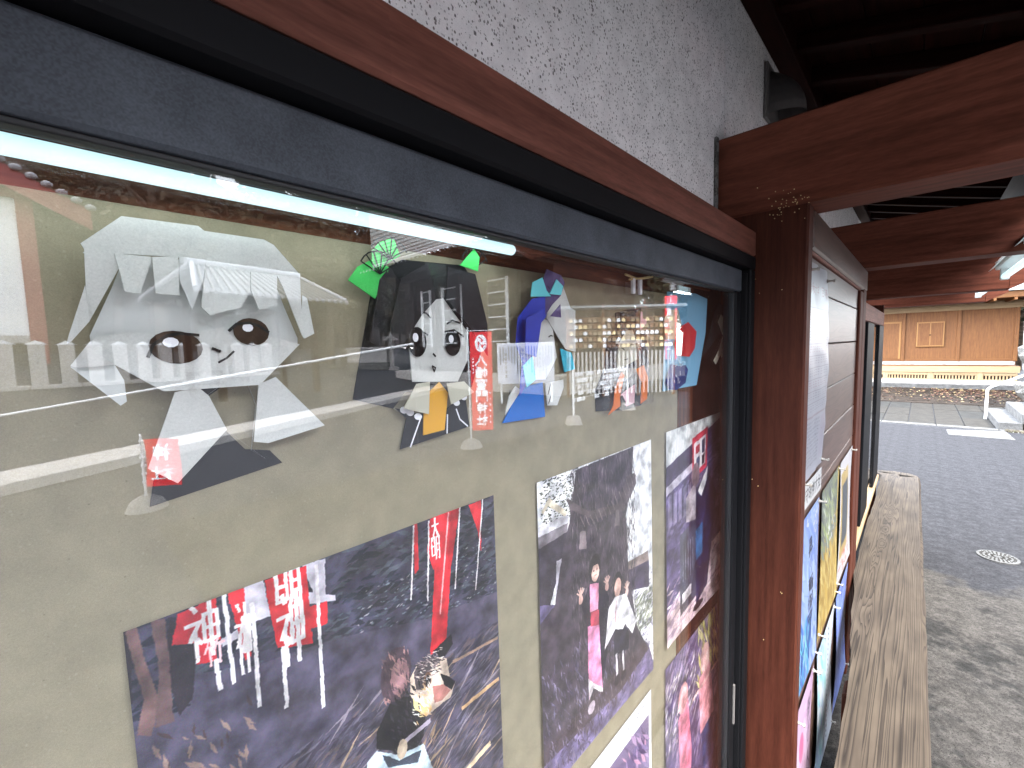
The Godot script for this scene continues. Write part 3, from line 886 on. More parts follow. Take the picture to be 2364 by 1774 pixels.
# ---------------------------------------------------------------- the near glass case
func make_case() -> void:
	var c := thing("display_case", "near black framed display case with paper dolls and photo prints behind glass", "display case")
	obj("frame_head", box(Vector3(-1.5, 1.912, -0.06), Vector3(1.331, 1.9465, 0.0), 0, 0.0035), M.black, c)
	obj("frame_jamb", box(Vector3(1.292, 0.3, -0.06), Vector3(1.331, 1.911, -0.001), 1, 0.003), M.black, c)
	obj("frame_jamb", box(Vector3(-1.5, 0.3, -0.06), Vector3(-1.46, 1.911, -0.001), 1, 0.003), M.black, c)
	obj("frame_sill", box(Vector3(-1.5, 0.26, -0.06), Vector3(1.331, 0.299, 0.0), 0, 0.003), M.black, c)
	obj("track", box(Vector3(1.281, 0.3, -0.05), Vector3(1.2885, 1.9, -0.008), 1, 0.002), M.black, c)
	obj("door_head", box(Vector3(-1.45, 1.852, -0.055), Vector3(1.279, 1.9095, -0.02), 0, 0.003), M.rail, c)
	obj("door_stile", box(Vector3(1.24, 0.3, -0.055), Vector3(1.279, 1.8505, -0.021), 1, 0.003), M.black, c)
	obj("gasket", box(Vector3(-1.45, 1.8475, -0.038), Vector3(1.239, 1.8518, -0.026), 0, 0.001), M.rubber, c)
	obj("gasket", box(Vector3(1.2345, 0.3, -0.038), Vector3(1.2395, 1.8475, -0.026), 1, 0.001), M.rubber, c)
	obj("glass_pane", box(Vector3(-1.45, 0.3, -0.034), Vector3(1.2365, 1.85, -0.030), 0, 0.0), M.glass, c)
	var cst := mb()
	quad(cst, Vector3(-1.45, 0.3, -0.0355), Vector3(1.2365, 0.3, -0.0355), Vector3(1.2365, 1.85, -0.0355), Vector3(-1.45, 1.85, -0.0355), Vector3.BACK)
	obj("window_film", cst, M.coat, c)
	obj("back_panel", box(Vector3(-1.6, 0.25, -0.12), Vector3(1.6, 1.93, -0.096), 0, 0.0), M.inner, c)
	obj("batten", box(Vector3(1.036, 0.26, -0.0955), Vector3(1.127, 1.885, -0.089), 1, 0.002), M.inner, c)
	obj("side_panel", box(Vector3(1.56, 0.25, -0.0955), Vector3(1.6, 1.93, -0.061), 1, 0.001), M.inner, c)
	obj("dark_panel", box(Vector3(1.1275, 0.26, -0.0957), Vector3(1.559, 1.885, -0.0905), 1, 0.001), M.darkwood, c)
	obj("case_ceiling", box(Vector3(-1.6, 1.886, -0.0955), Vector3(1.555, 1.91, -0.061), 0, 0.001), M.inner, c)
	obj("upper_batten", box(Vector3(-1.45, 1.857, -0.0955), Vector3(1.235, 1.88, -0.085), 0, 0.002), M.inner, c)
	obj("backing_sheet", box(Vector3(-1.45, 0.27, -0.0955), Vector3(1.0355, 1.832, -0.0915), 0, 0.001), M.backing, c)
	# small latch by the jamb
	var lt := mb()
	bar(lt, Vector3(1.262, 0.62, -0.021), Vector3(1.27, 0.74, -0.016), 1, 0.001)
	obj("door_handle", lt, M.hood, c)
	# the lit tube inside, under the door head
	var t := thing("case_tube_light", "thin lit white tube light along the top inside the near case", "lamp", Vector3(-0.6, 1.8485, -0.065))
	var tb := mb()
	rod(tb, Vector3(0, 0, 0), Vector3(1.03, 0, 0), 0.0066, 0.0066, 20)
	ball(tb, Vector3(1.03, 0, 0), Vector3(0.004, 0.0064, 0.0064), 12, 8)
	obj("lamp_tube", tb, M.tube, t)
	var cap := mb()
	rod(cap, Vector3(1.031, 0, 0), Vector3(1.05, 0, 0), 0.0062, 0.0055, 16)
	obj("end_cap", cap, M.film, t)
	for x in [0.1, 0.9]:
		obj("clip", box(Vector3(x, 0.003, -0.02), Vector3(x + 0.012, 0.012, 0.004), 0, 0.001), M.enamel, t)
	var al := AreaLight3D.new()
	al.name = "tube_glow"
	al.area_size = Vector2(1.0, 0.012)
	al.light_energy = 0.0045
	al.light_color = Color(0.9, 0.98, 1.0)
	al.shadow_enabled = true
	t.add_child(al, true)
	al.position = Vector3(0.52, -0.009, 0.004)
	al.rotation.x = -PI / 2 + 0.12

# ---------------------------------------------------------------- folded paper dolls
const Z0 := -0.0895

func face(parent: Node, eyes: Array, mouth: Array, z: float, lash: Array, m: Material) -> void:
	var st := mb()
	for e in eyes:
		sheet_into(st, oval(Vector2(e[0], e[1]), e[2], e[3], e[4]), Z0 + (z - Z0) * 1.5 + 0.0003, 0.0003)
	obj("eyes", st, m, parent)
	var s2 := mb()
	for e in eyes:
		sheet_into(s2, oval(Vector2(e[0] - e[2] * 0.2, e[1] + e[3] * 0.3), e[2] * 0.3, e[3] * 0.3, 0.0, 10), Z0 + (z - Z0) * 1.5 + 0.0008, 0.0003)
	obj("eye_highlights", s2, M.white_ink, parent)
	var s3 := mb()
	for l in lash:
		ink(s3, l, 0.0022, z + 0.0004)
	ink(s3, mouth, 0.0016, z)
	obj("ink_lines", s3, M.ink, parent)

func make_dolls() -> void:
	# 1: the big white one
	var d := thing("paper_doll", "largest paper doll, all white folded head over a white robe and black skirt", "paper doll")
	paper("skirt", [0.0949,1.6577, 0.1092,1.6378, 0.1284,1.6331, 0.1382,1.6198, 0.0424,1.6057, 0.0458,1.6249, 0.0620,1.6406], Z0, M.black_paper, d)
	paper("collar", [0.0767,1.6948, 0.0944,1.6942, 0.0840,1.6869], Z0 + 0.0045, M.black_paper2, d)
	paper("robe_right", [0.0835,1.6881, 0.0933,1.6955, 0.1127,1.6939, 0.1175,1.6760, 0.1117,1.6376, 0.1221,1.6281, 0.0945,1.6579], Z0 + 0.0015, M.white_paper, d, Vector2(0.04, 0.02))
	paper("robe_left", [0.0618,1.6929, 0.0766,1.6959, 0.0835,1.6881, 0.0946,1.6585, 0.0590,1.6224, 0.0421,1.6381], Z0 + 0.003, M.white_paper, d, Vector2(-0.05, 0.03))
	paper("sleeve", [0.1205,1.6942, 0.1343,1.6995, 0.1722,1.6512, 0.1240,1.6423, 0.1133,1.6452], Z0 + 0.0032, M.white_paper, d, Vector2(0.05, -0.02))
	paper("ear_flap", [0.0188,1.7684, 0.0085,1.7353, 0.0072,1.7301, 0.0093,1.7313, 0.0189,1.7446], Z0 + 0.002, M.white_paper, d, Vector2(-0.16, 0.0))
	paper("ear_flap", [0.1576,1.7712, 0.1609,1.7688, 0.1648,1.7373, 0.1571,1.7331, 0.1539,1.7394], Z0 + 0.002, M.white_paper, d, Vector2(0.14, 0.0))
	paper("lower_lock", [0.0185,1.7320, 0.0077,1.7157, 0.0119,1.7142, 0.0294,1.7154, 0.0195,1.7250], Z0 + 0.003, M.white_paper, d, Vector2(-0.1, 0.08))
	paper("lower_lock", [0.0078,1.7151, 0.0119,1.7155, 0.0295,1.7159, 0.0337,1.7044, 0.0337,1.6894, 0.0302,1.6869], Z0 + 0.0015, M.grey_paper, d, Vector2(-0.05, -0.1))
	paper("face", [0.0329,1.7694, 0.0191,1.7360, 0.0194,1.7244, 0.0556,1.6942, 0.1203,1.6939, 0.1559,1.7280, 0.1563,1.7337, 0.1469,1.7607, 0.1389,1.7869, 0.0706,1.7943, 0.0416,1.7927], Z0 + 0.005, M.grey_paper, d)
	paper("hair_side", [0.0369,1.7821, 0.0189,1.7445, 0.0192,1.7674, 0.0204,1.7938, 0.0352,1.7917], Z0 + 0.0067, M.white_paper, d, Vector2(-0.06, 0.02))
	paper("hair_side", [0.1382,1.7878, 0.1427,1.7768, 0.1550,1.7361, 0.1564,1.7331, 0.1559,1.7640, 0.1566,1.7906], Z0 + 0.0067, M.white_paper, d, Vector2(0.08, 0.0))
	paper("chin_fold", [0.0201,1.7344, 0.0193,1.7244, 0.0555,1.6943, 0.1200,1.6939, 0.1555,1.7280, 0.1041,1.7439, 0.0643,1.7360, 0.0399,1.7386], Z0 + 0.0064, M.white_paper, d, Vector2(0.0, -0.03))
	paper("hair_crown", [0.0190,1.7962, 0.0408,1.8178, 0.0852,1.8194, 0.0889,1.8164, 0.0875,1.7938, 0.0703,1.7942, 0.0414,1.7924, 0.0351,1.7916, 0.0203,1.7930], Z0 + 0.0085, M.white_paper, d, Vector2(-0.02, 0.03))
	paper("hair_crown", [0.0889,1.8164, 0.1300,1.8158, 0.1373,1.8124, 0.1564,1.7905, 0.1383,1.7877, 0.1182,1.7886, 0.0875,1.7938], Z0 + 0.0082, M.white_paper, d, Vector2(0.035, 0.03))
	paper("fringe", [0.0351,1.7917, 0.0548,1.7917, 0.0533,1.7854, 0.0461,1.7647, 0.0382,1.7656, 0.0367,1.7803], Z0 + 0.009, M.white_paper, d, Vector2(0.03, -0.05))
	paper("fringe", [0.0550,1.7916, 0.0705,1.7942, 0.0687,1.7651, 0.0548,1.7655], Z0 + 0.0092, M.white_paper, d, Vector2(-0.03, -0.05))
	paper("fringe", [0.0710,1.7940, 0.0875,1.7938, 0.0844,1.7778, 0.0755,1.7551, 0.0735,1.7624, 0.0697,1.7765], Z0 + 0.0088, M.grey_paper, d, Vector2(0.05, -0.04))
	paper("fringe", [0.0879,1.7936, 0.1182,1.7885, 0.1167,1.7728, 0.1082,1.7576, 0.1013,1.7561, 0.0864,1.7510, 0.0814,1.7573], Z0 + 0.0094, M.white_paper, d, Vector2(-0.02, -0.05))
	paper("fringe", [0.1184,1.7885, 0.1381,1.7874, 0.1357,1.7603, 0.1214,1.7572, 0.1171,1.7728], Z0 + 0.0096, M.white_paper, d, Vector2(0.03, -0.04))
	var e1 := [0.0654,1.7269, 0.1169,1.7389]
	face(d, [[e1[0], e1[1], 0.0165, 0.0125, -0.12], [e1[2], e1[3], 0.0135, 0.0115, -0.12]], [0.0917,1.7144, 0.0973,1.7176, 0.1027,1.7228], Z0 + 0.0098,
		[[0.0481,1.7203, 0.0515,1.7289, 0.0603,1.7359, 0.0683,1.7373, 0.0795,1.7361], [0.1005,1.7398, 0.1060,1.7452, 0.1156,1.7464, 0.1226,1.7440, 0.1296,1.7388], [0.0882,1.7255, 0.0928,1.7233]], M.brown_ink)
	var s := mb()
	for p in [[0.0644,1.6796, 0.0698,1.6869, 0.0743,1.6793], [0.0594,1.6681, 0.0647,1.6743, 0.0690,1.6652], [0.0514,1.6607, 0.0558,1.6655, 0.0613,1.6564], [0.0782,1.6716, 0.0840,1.6791, 0.0880,1.6712], [0.0715,1.6564, 0.0766,1.6637, 0.0795,1.6587], [0.0605,1.6468, 0.0660,1.6538, 0.0703,1.6449]]:
		ink(s, p, 0.0016, Z0 + 0.0058)
	obj("ink_marks", s, M.ink, d)
	s = mb()
	for q in [[0.0201,1.7911, 0.0349,1.7923, 0.0411,1.7915], [0.0398,1.7909, 0.0385,1.7656], [0.0889,1.8154, 0.0866,1.7941], [0.1067,1.7947, 0.1365,1.7891], [0.0455,1.7307, 0.0539,1.6988], [0.1156,1.7249, 0.1190,1.6965], [0.0790,1.7432, 0.0778,1.7164]]:
		ink(s, q, 0.0007, Z0 + 0.0092)
	obj("creases", s, M.grey_paper, d)
	# clear tape over the join
	var tp := mb()
	sheet_into(tp, flat([0.0682,1.7077, 0.0939,1.7081, 0.0939,1.6965, 0.0667,1.6977]), Z0 + 0.0158, 0.0002)
	obj("tape", tp, M.film, d)

	# 2: black hair, green bows
	d = thing("paper_doll", "paper doll with long black hair, bright green bows and a gold tag", "paper doll")
	paper("hair", [0.2770,1.8210, 0.3662,1.8248, 0.3764,1.8133, 0.3840,1.7955, 0.3910,1.7509, 0.3908,1.7100, 0.3729,1.6701, 0.3526,1.6649, 0.2723,1.6724, 0.2561,1.6556, 0.2100,1.6707, 0.2399,1.7940, 0.2547,1.8089], Z0, M.black_paper, d)
	paper("hair_fold", [0.2525,1.8087, 0.2399,1.7940, 0.2247,1.7307, 0.2389,1.7228, 0.2759,1.7384, 0.2651,1.7943], Z0 + 0.002, M.black_paper2, d, Vector2(-0.06, 0.02))
	paper("robe", [0.2561,1.6566, 0.2906,1.6449, 0.3283,1.6468, 0.3585,1.6631, 0.3642,1.6196, 0.2604,1.6089, 0.2707,1.6433], Z0 + 0.002, M.black_paper, d)
	paper("collar", [0.2564,1.6573, 0.2743,1.6827, 0.2942,1.6833, 0.2934,1.6457], Z0 + 0.0035, M.cream_paper, d, Vector2(-0.08, 0.05))
	paper("collar", [0.3191,1.6792, 0.3432,1.6801, 0.3580,1.6656, 0.3261,1.6535], Z0 + 0.0035, M.cream_paper, d, Vector2(0.08, 0.05))
	paper("face", [0.3126,1.7782, 0.3261,1.7805, 0.3625,1.7410, 0.3608,1.7052, 0.3437,1.6796, 0.2780,1.6841, 0.2750,1.7384], Z0 + 0.005, M.white_paper, d)
	paper("hair_front", [0.2637,1.7968, 0.3019,1.8180, 0.3113,1.7776, 0.2900,1.7592, 0.2463,1.7068, 0.2477,1.7499], Z0 + 0.0065, M.black_paper2, d, Vector2(-0.04, 0.0))
	paper("hair_front", [0.3308,1.8171, 0.3711,1.8125, 0.3881,1.7507, 0.3869,1.7101, 0.3603,1.7456, 0.3259,1.7800], Z0 + 0.0065, M.black_paper2, d, Vector2(0.04, 0.0))
	paper("tag", [0.2913,1.6661, 0.3138,1.6812, 0.3260,1.6675, 0.3187,1.6230, 0.2876,1.6214], Z0 + 0.0065, M.gold_paper, d)
	var bw := [[0.2318,1.8209, 0.2407,1.8314, 0.2583,1.8395, 0.2662,1.8216, 0.2490,1.8108, 0.2322,1.8098], [0.2055,1.7902, 0.2159,1.8042, 0.2324,1.8135, 0.2510,1.8078, 0.2480,1.7941, 0.2342,1.7740], [0.3478,1.8208, 0.3695,1.8429, 0.3782,1.8338, 0.3759,1.8164, 0.3644,1.8181]]
	for k in 3:
		paper("bow", bw[k], Z0 + 0.0045 + 0.0015 * k, M.green_paper, d, Vector2(-0.04 + 0.03 * k, 0.03))
	s = mb()
	for q in [[0.2329,1.8059], [0.2453,1.8224], [0.3655,1.8274]]:
		var c := Vector2(q[0], q[1])
		var rr: float = 0.014 if c.x > 0.6 else 0.022
		for k in 6:
			var a := PI * 0.15 + k * 0.42
			var v := Vector2(cos(a), sin(a)) * rr
			ink(s, [c.x + 0.3 * rr, c.y - 0.3 * rr, c.x + 0.3 * rr - v.x, c.y - 0.3 * rr + v.y], 0.0014, Z0 + 0.0098)
		var arc := []
		for k in 9:
			var a := PI * 0.15 + k * 0.28
			arc.append(c.x + 0.3 * rr - cos(a) * rr * 1.05)
			arc.append(c.y - 0.3 * rr + sin(a) * rr * 1.05)
		ink(s, arc, 0.0014, Z0 + 0.0099)
	obj("bow_lines", s, M.ink, d)
	var e2 := [0.2850,1.7290, 0.3359,1.7274]
	face(d, [[e2[0], e2[1], 0.0125, 0.017, 0.0], [e2[2], e2[3], 0.0125, 0.016, 0.0]], [0.3040,1.7010, 0.3084,1.6986, 0.3063,1.6938, 0.3040,1.7006], Z0 + 0.0066,
		[[0.2730,1.7372, 0.2829,1.7434, 0.2987,1.7373], [0.3240,1.7406, 0.3381,1.7430, 0.3522,1.7352], [0.2938,1.7623, 0.2987,1.7614, 0.3036,1.7570], [0.3278,1.7505, 0.3358,1.7544, 0.3471,1.7516], [0.3058,1.7149, 0.3086,1.7120]], M.ink)
	s = mb()
	for q in [[0.2637,1.6538], [0.2714,1.6502], [0.2818,1.6441], [0.3387,1.6537], [0.3508,1.6594]]:
		sheet_into(s, oval(Vector2(q[0], q[1]), 0.0052, 0.0038, -0.3), Z0 + 0.0098, 0.0003)
	for p in [[0.2849,1.6416, 0.2697,1.6111], [0.3378,1.6458, 0.3430,1.6324, 0.3551,1.6220], [0.3238,1.6407, 0.3221,1.6184]]:
		ink(s, p, 0.0016, Z0 + 0.0062)
	obj("white_marks", s, M.white_ink, d)
	tp = mb()
	sheet_into(tp, flat([0.2986,1.8188, 0.3285,1.8190, 0.3279,1.7906, 0.3225,1.7795, 0.2989,1.7780]), Z0 + 0.0125, 0.0002)
	obj("tape", tp, M.film, d)

	# 3: blue one
	d = thing("paper_doll", "paper doll in blue and turquoise folded paper with a plain white veil", "paper doll")
	paper("robe", [0.4642,1.6617, 0.5153,1.6651, 0.5195,1.6109, 0.4251,1.6146], Z0 + 0.002, M.blue_paper, d)
	paper("wing", [0.4199,1.6284, 0.4295,1.6526, 0.4461,1.6653, 0.4594,1.6580], Z0, M.white_paper, d, Vector2(-0.08, 0))
	paper("wing", [0.5194,1.6290, 0.5153,1.6640, 0.5534,1.6668, 0.5538,1.6541, 0.5392,1.6273], Z0, M.white_paper, d, Vector2(0.08, 0))
	paper("veil", [0.5544,1.8223, 0.5767,1.7808, 0.5884,1.7766, 0.5906,1.7102, 0.5663,1.7155, 0.5410,1.7434, 0.5238,1.7630, 0.5282,1.7916], Z0 + 0.001, M.white_paper, d, Vector2(0.06, 0.02))
	paper("lock", [0.5579,1.7161, 0.5857,1.7085, 0.5931,1.6815, 0.5671,1.6775], Z0, M.teal_deep, d, Vector2(0.05, 0))
	paper("face", [0.5083,1.7636, 0.5324,1.7588, 0.5391,1.7456, 0.5481,1.7022, 0.5189,1.6694, 0.4825,1.6709, 0.4812,1.7408], Z0 + 0.004, M.white_paper, d)
	paper("hair_top", [0.5128,1.8341, 0.5440,1.8276, 0.5532,1.8174, 0.5438,1.7968, 0.5255,1.7826, 0.5105,1.7657, 0.4911,1.7787, 0.4932,1.7935, 0.5056,1.8175], Z0 + 0.006, M.purple_paper, d, Vector2(0.05, 0.02))
	paper("hair", [0.4370,1.7246, 0.4420,1.7605, 0.4755,1.7882, 0.5253,1.7977, 0.5140,1.7669, 0.5104,1.7625, 0.4801,1.7407, 0.4772,1.7051, 0.4584,1.6623, 0.4459,1.6511, 0.4523,1.6999], Z0 + 0.0055, M.indigo_paper, d, Vector2(-0.06, 0.02))
	paper("hair_side", [0.4437,1.7585, 0.4914,1.7745, 0.4776,1.7051, 0.4443,1.7124], Z0 + 0.0072, M.indigo_paper, d, Vector2(-0.12, 0.05))
	paper("hair_side", [0.5342,1.7829, 0.5353,1.7632, 0.5144,1.7647], Z0 + 0.0066, M.purple_paper, d, Vector2(0.1, 0.0))
	paper("clip", [0.4726,1.8103, 0.4967,1.8200, 0.5093,1.8018, 0.5210,1.7947, 0.4697,1.7907], Z0 + 0.0085, M.teal_paper, d, Vector2(-0.05, 0.03))
	paper("clip", [0.5153,1.7979, 0.5292,1.8199, 0.5438,1.8109, 0.5398,1.7974], Z0 + 0.0085, M.teal_paper, d, Vector2(0.06, 0.03))
	paper("lock", [0.4513,1.7040, 0.4783,1.7055, 0.4816,1.6721, 0.4598,1.6627], Z0 + 0.0078, M.teal_paper, d, Vector2(-0.03, -0.03))
	s = mb()
	for q in [[0.4946,1.7943], [0.5286,1.7994]]:
		for k in 4:
			var a := 0.4 + k * 0.7
			ink(s, [q[0], q[1], q[0] + cos(a) * 0.017, q[1] + sin(a) * 0.017], 0.0011, Z0 + 0.0108)
	for p in [[0.5238,1.7344, 0.5281,1.7366, 0.5334,1.7357], [0.5268,1.6633, 0.5192,1.6460], [0.5377,1.6647, 0.5281,1.6474, 0.5205,1.6324], [0.4349,1.6604, 0.4312,1.6425, 0.4265,1.6329], [0.4420,1.6556, 0.4345,1.6503]]:
		ink(s, p, 0.0014, Z0 + 0.0062)
	obj("ink_lines", s, M.ink, d)

	# 4: in the plastic bag
	d = thing("paper_doll", "dark haired paper doll with an orange scarf inside a clear plastic bag", "paper doll")
	paper("coat", [0.6671,1.6363, 0.7053,1.6844, 0.7392,1.6708, 0.7837,1.6495, 0.8649,1.6747, 0.8820,1.6672, 0.8770,1.6088, 0.8410,1.5914, 0.7747,1.5897, 0.6699,1.5999], Z0, M.black_paper, d)
	paper("hair", [0.7376,1.7806, 0.8193,1.7916, 0.8235,1.7449, 0.8651,1.7398, 0.8771,1.6764, 0.8649,1.6681, 0.6979,1.6770, 0.7061,1.7306, 0.7363,1.7423], Z0 + 0.0013, M.black_paper2, d)
	paper("face", [0.7633,1.7454, 0.7987,1.7484, 0.8116,1.7301, 0.8180,1.6887, 0.7366,1.6706, 0.7410,1.7066], Z0 + 0.003, M.cream_paper, d)
	paper("hair_front", [0.7332,1.7802, 0.8145,1.7911, 0.8164,1.7490, 0.7615,1.7460, 0.7356,1.7225], Z0 + 0.0042, M.black_paper, d, Vector2(0, 0.04))
	paper("hair_ribbon", [0.8189,1.7857, 0.8350,1.7853, 0.8368,1.7716, 0.8544,1.7710, 0.8529,1.7623, 0.8299,1.7487, 0.8152,1.7553], Z0 + 0.005, M.pink_paper, d)
	paper("scarf", [0.7348,1.6681, 0.7497,1.6612, 0.7315,1.6214, 0.7340,1.6031, 0.6816,1.5934, 0.7017,1.6068, 0.7078,1.6375], Z0 + 0.0042, M.orange_paper, d, Vector2(-0.06, 0.02))
	paper("scarf", [0.7962,1.6697, 0.8227,1.6768, 0.8395,1.6499, 0.8384,1.6062, 0.8156,1.5982, 0.8180,1.6406], Z0 + 0.0042, M.orange_paper, d, Vector2(0.06, 0.02))
	paper("skirt", [0.7421,1.6203, 0.7789,1.6312, 0.8091,1.6381, 0.8053,1.6011, 0.7744,1.5973], Z0 + 0.003, M.pink_paper, d)
	paper("band", [0.7270,1.7294, 0.8301,1.7299, 0.8300,1.7214, 0.7280,1.7216], Z0 + 0.006, M.grey_paper, d)
	paper("sash", [0.7305,1.6176, 0.7523,1.6214, 0.7664,1.6055, 0.7479,1.5913], Z0 + 0.005, M.black_paper, d)
	s = mb()
	for p in [[0.7474,1.7134, 0.7533,1.7123, 0.7593,1.7092], [0.7778,1.7159, 0.7862,1.7195, 0.7969,1.7193], [0.7591,1.6900, 0.7734,1.6915]]:
		ink(s, p, 0.0016, Z0 + 0.0052)
	obj("ink_lines", s, M.ink, d)
	# the bag itself
	var bag := thing("plastic_bag", "clear crinkled plastic bag tied with a straw twist, holding a paper doll", "plastic bag")
	var bx := [0.6799,1.8378, 0.8722,1.8562, 0.6331,1.5950, 0.8951,1.5859]
	var nz := noise(77, 9.0, 4)
	var bs := curled(bx[0] - 0.006, bx[2] + 0.004, bx[5], bx[1], func(u: float, v: float) -> float: return -0.075 + 0.004 * nz.get_noise_2d(u * 0.5, v) - 0.003 * absf(u - 0.5), 14, 20)
	obj("bag_front", bs, M.film, bag)
	s = mb()
	for p in [[0.7435,1.8496, 0.7756,1.8460, 0.8010,1.8464, 0.8506,1.8552], [0.7593,1.8415, 0.7924,1.8466, 0.8367,1.8539]]:
		var q := flat(p)
		for k in q.size() - 1:
			rod(s, Vector3(q[k].x, q[k].y, -0.07), Vector3(q[k + 1].x, q[k + 1].y, -0.068), 0.0022, 0.0022, 6)
	obj("twist_tie", s, M.straw, bag)
	for q in [[0.7735,1.8330], [0.8010,1.8333]]:
		obj("clip", box(Vector3(q[0] - 0.005, q[1] - 0.017, -0.073), Vector3(q[0] + 0.005, q[1] + 0.013, -0.067), 1, 0.002), M.white_ink, bag)

	# 5: on pale blue card
	d = thing("paper_doll", "red faced paper doll with a navy robe on pale blue card", "paper doll")
	paper("card", [0.9733,1.8369, 1.1220,1.8426, 1.1944,1.8327, 1.1855,1.7449, 1.1646,1.6904, 1.1341,1.6104, 0.9499,1.6107, 0.9603,1.7200], Z0, M.sky_paper, d, Vector2(0.03, 0))
	paper("hair", [0.9647,1.7953, 1.0224,1.7978, 1.0444,1.7590, 1.0053,1.7292, 0.9568,1.7294, 0.9430,1.7666], Z0 + 0.003, M.cream_paper, d)
	paper("face", [1.0200,1.7562, 1.0600,1.7693, 1.1064,1.7470, 1.1005,1.7053, 1.0743,1.6853, 1.0238,1.6895, 0.9996,1.7195], Z0 + 0.0035, M.red_paper, d, Vector2(0.04, 0.02))
	paper("beard", [0.9937,1.7244, 1.0117,1.6923, 1.0776,1.6839, 1.0364,1.6665], Z0 + 0.003, M.cream_paper, d)
	paper("robe", [0.9803,1.6716, 1.0278,1.6644, 1.0656,1.6651, 1.0822,1.6539, 1.0664,1.6212, 1.0103,1.6082, 0.9694,1.6143, 0.9525,1.6301], Z0 + 0.0035, M.navy_paper, d)
	s = mb()
	for q in [[1.0367,1.7352], [1.0749,1.7352]]:
		sheet_into(s, oval(Vector2(q[0], q[1]), 0.009, 0.0085), Z0 + 0.0096, 0.0003)
	obj("eyes", s, M.ink, d)
	s = mb()
	for k in 9:
		var c := Vector2(1.0016,1.6411) + Vector2(rng.randf_range(-0.018, 0.03), rng.randf_range(-0.026, 0.026))
		ink(s, [c.x, c.y, c.x + rng.randf_range(-0.01, 0.01), c.y + rng.randf_range(0.004, 0.012)], 0.0013, Z0 + 0.0056)
	obj("white_marks", s, M.white_ink, d)

	# 6: in the dark corner
	d = thing("paper_doll", "small black paper doll with a cream folded body in the dark corner", "paper doll")
	paper("hair", [1.2750,1.8275, 1.2964,1.8214, 1.3177,1.8313, 1.3541,1.8199, 1.3373,1.7877, 1.2993,1.7455, 1.1882,1.6814, 1.1697,1.6738, 1.2252,1.7395, 1.2473,1.7964], Z0 + 0.002, M.black_paper2, d, Vector2(0.05, 0.03))
	paper("face", [1.2843,1.7947, 1.3215,1.7738, 1.3208,1.7486, 1.2949,1.7390, 1.2699,1.7741], Z0 + 0.0035, M.cream_paper, d, Vector2(0.1, 0.0))
	paper("body", [1.2949,1.7390, 1.3469,1.7048, 1.3104,1.6751, 1.2841,1.6839, 1.2313,1.6591, 1.1918,1.6715, 1.2624,1.7020], Z0 + 0.0035, M.cream_paper, d, Vector2(-0.08, 0.05))
	paper("ear", [1.3276,1.7992, 1.3428,1.8013, 1.3391,1.7817, 1.3192,1.7871], Z0 + 0.004, M.white_paper, d)

# ---------------------------------------------------------------- prints in the case
func print_mat(p: Painter) -> StandardMaterial3D:
	var m := mat(Color(0.92, 0.91, 0.88), 0.28, p.tex())
	m.metallic_specular = 0.4
	return m

func put_print(label: String, p: Painter, x0: float, y1: float, w: float, h: float, curl: float) -> void:
	var z := func(u: float, v: float) -> float: return Z0 + 0.002 + curl * (u * u * v + 0.4 * (1.0 - u) * v * v)
	var o := obj("photo_print", curled(x0, x0 + w, y1 - h, y1, z), print_mat(p))
	tag(o, label, "photo print", "photo prints pinned in the near case")

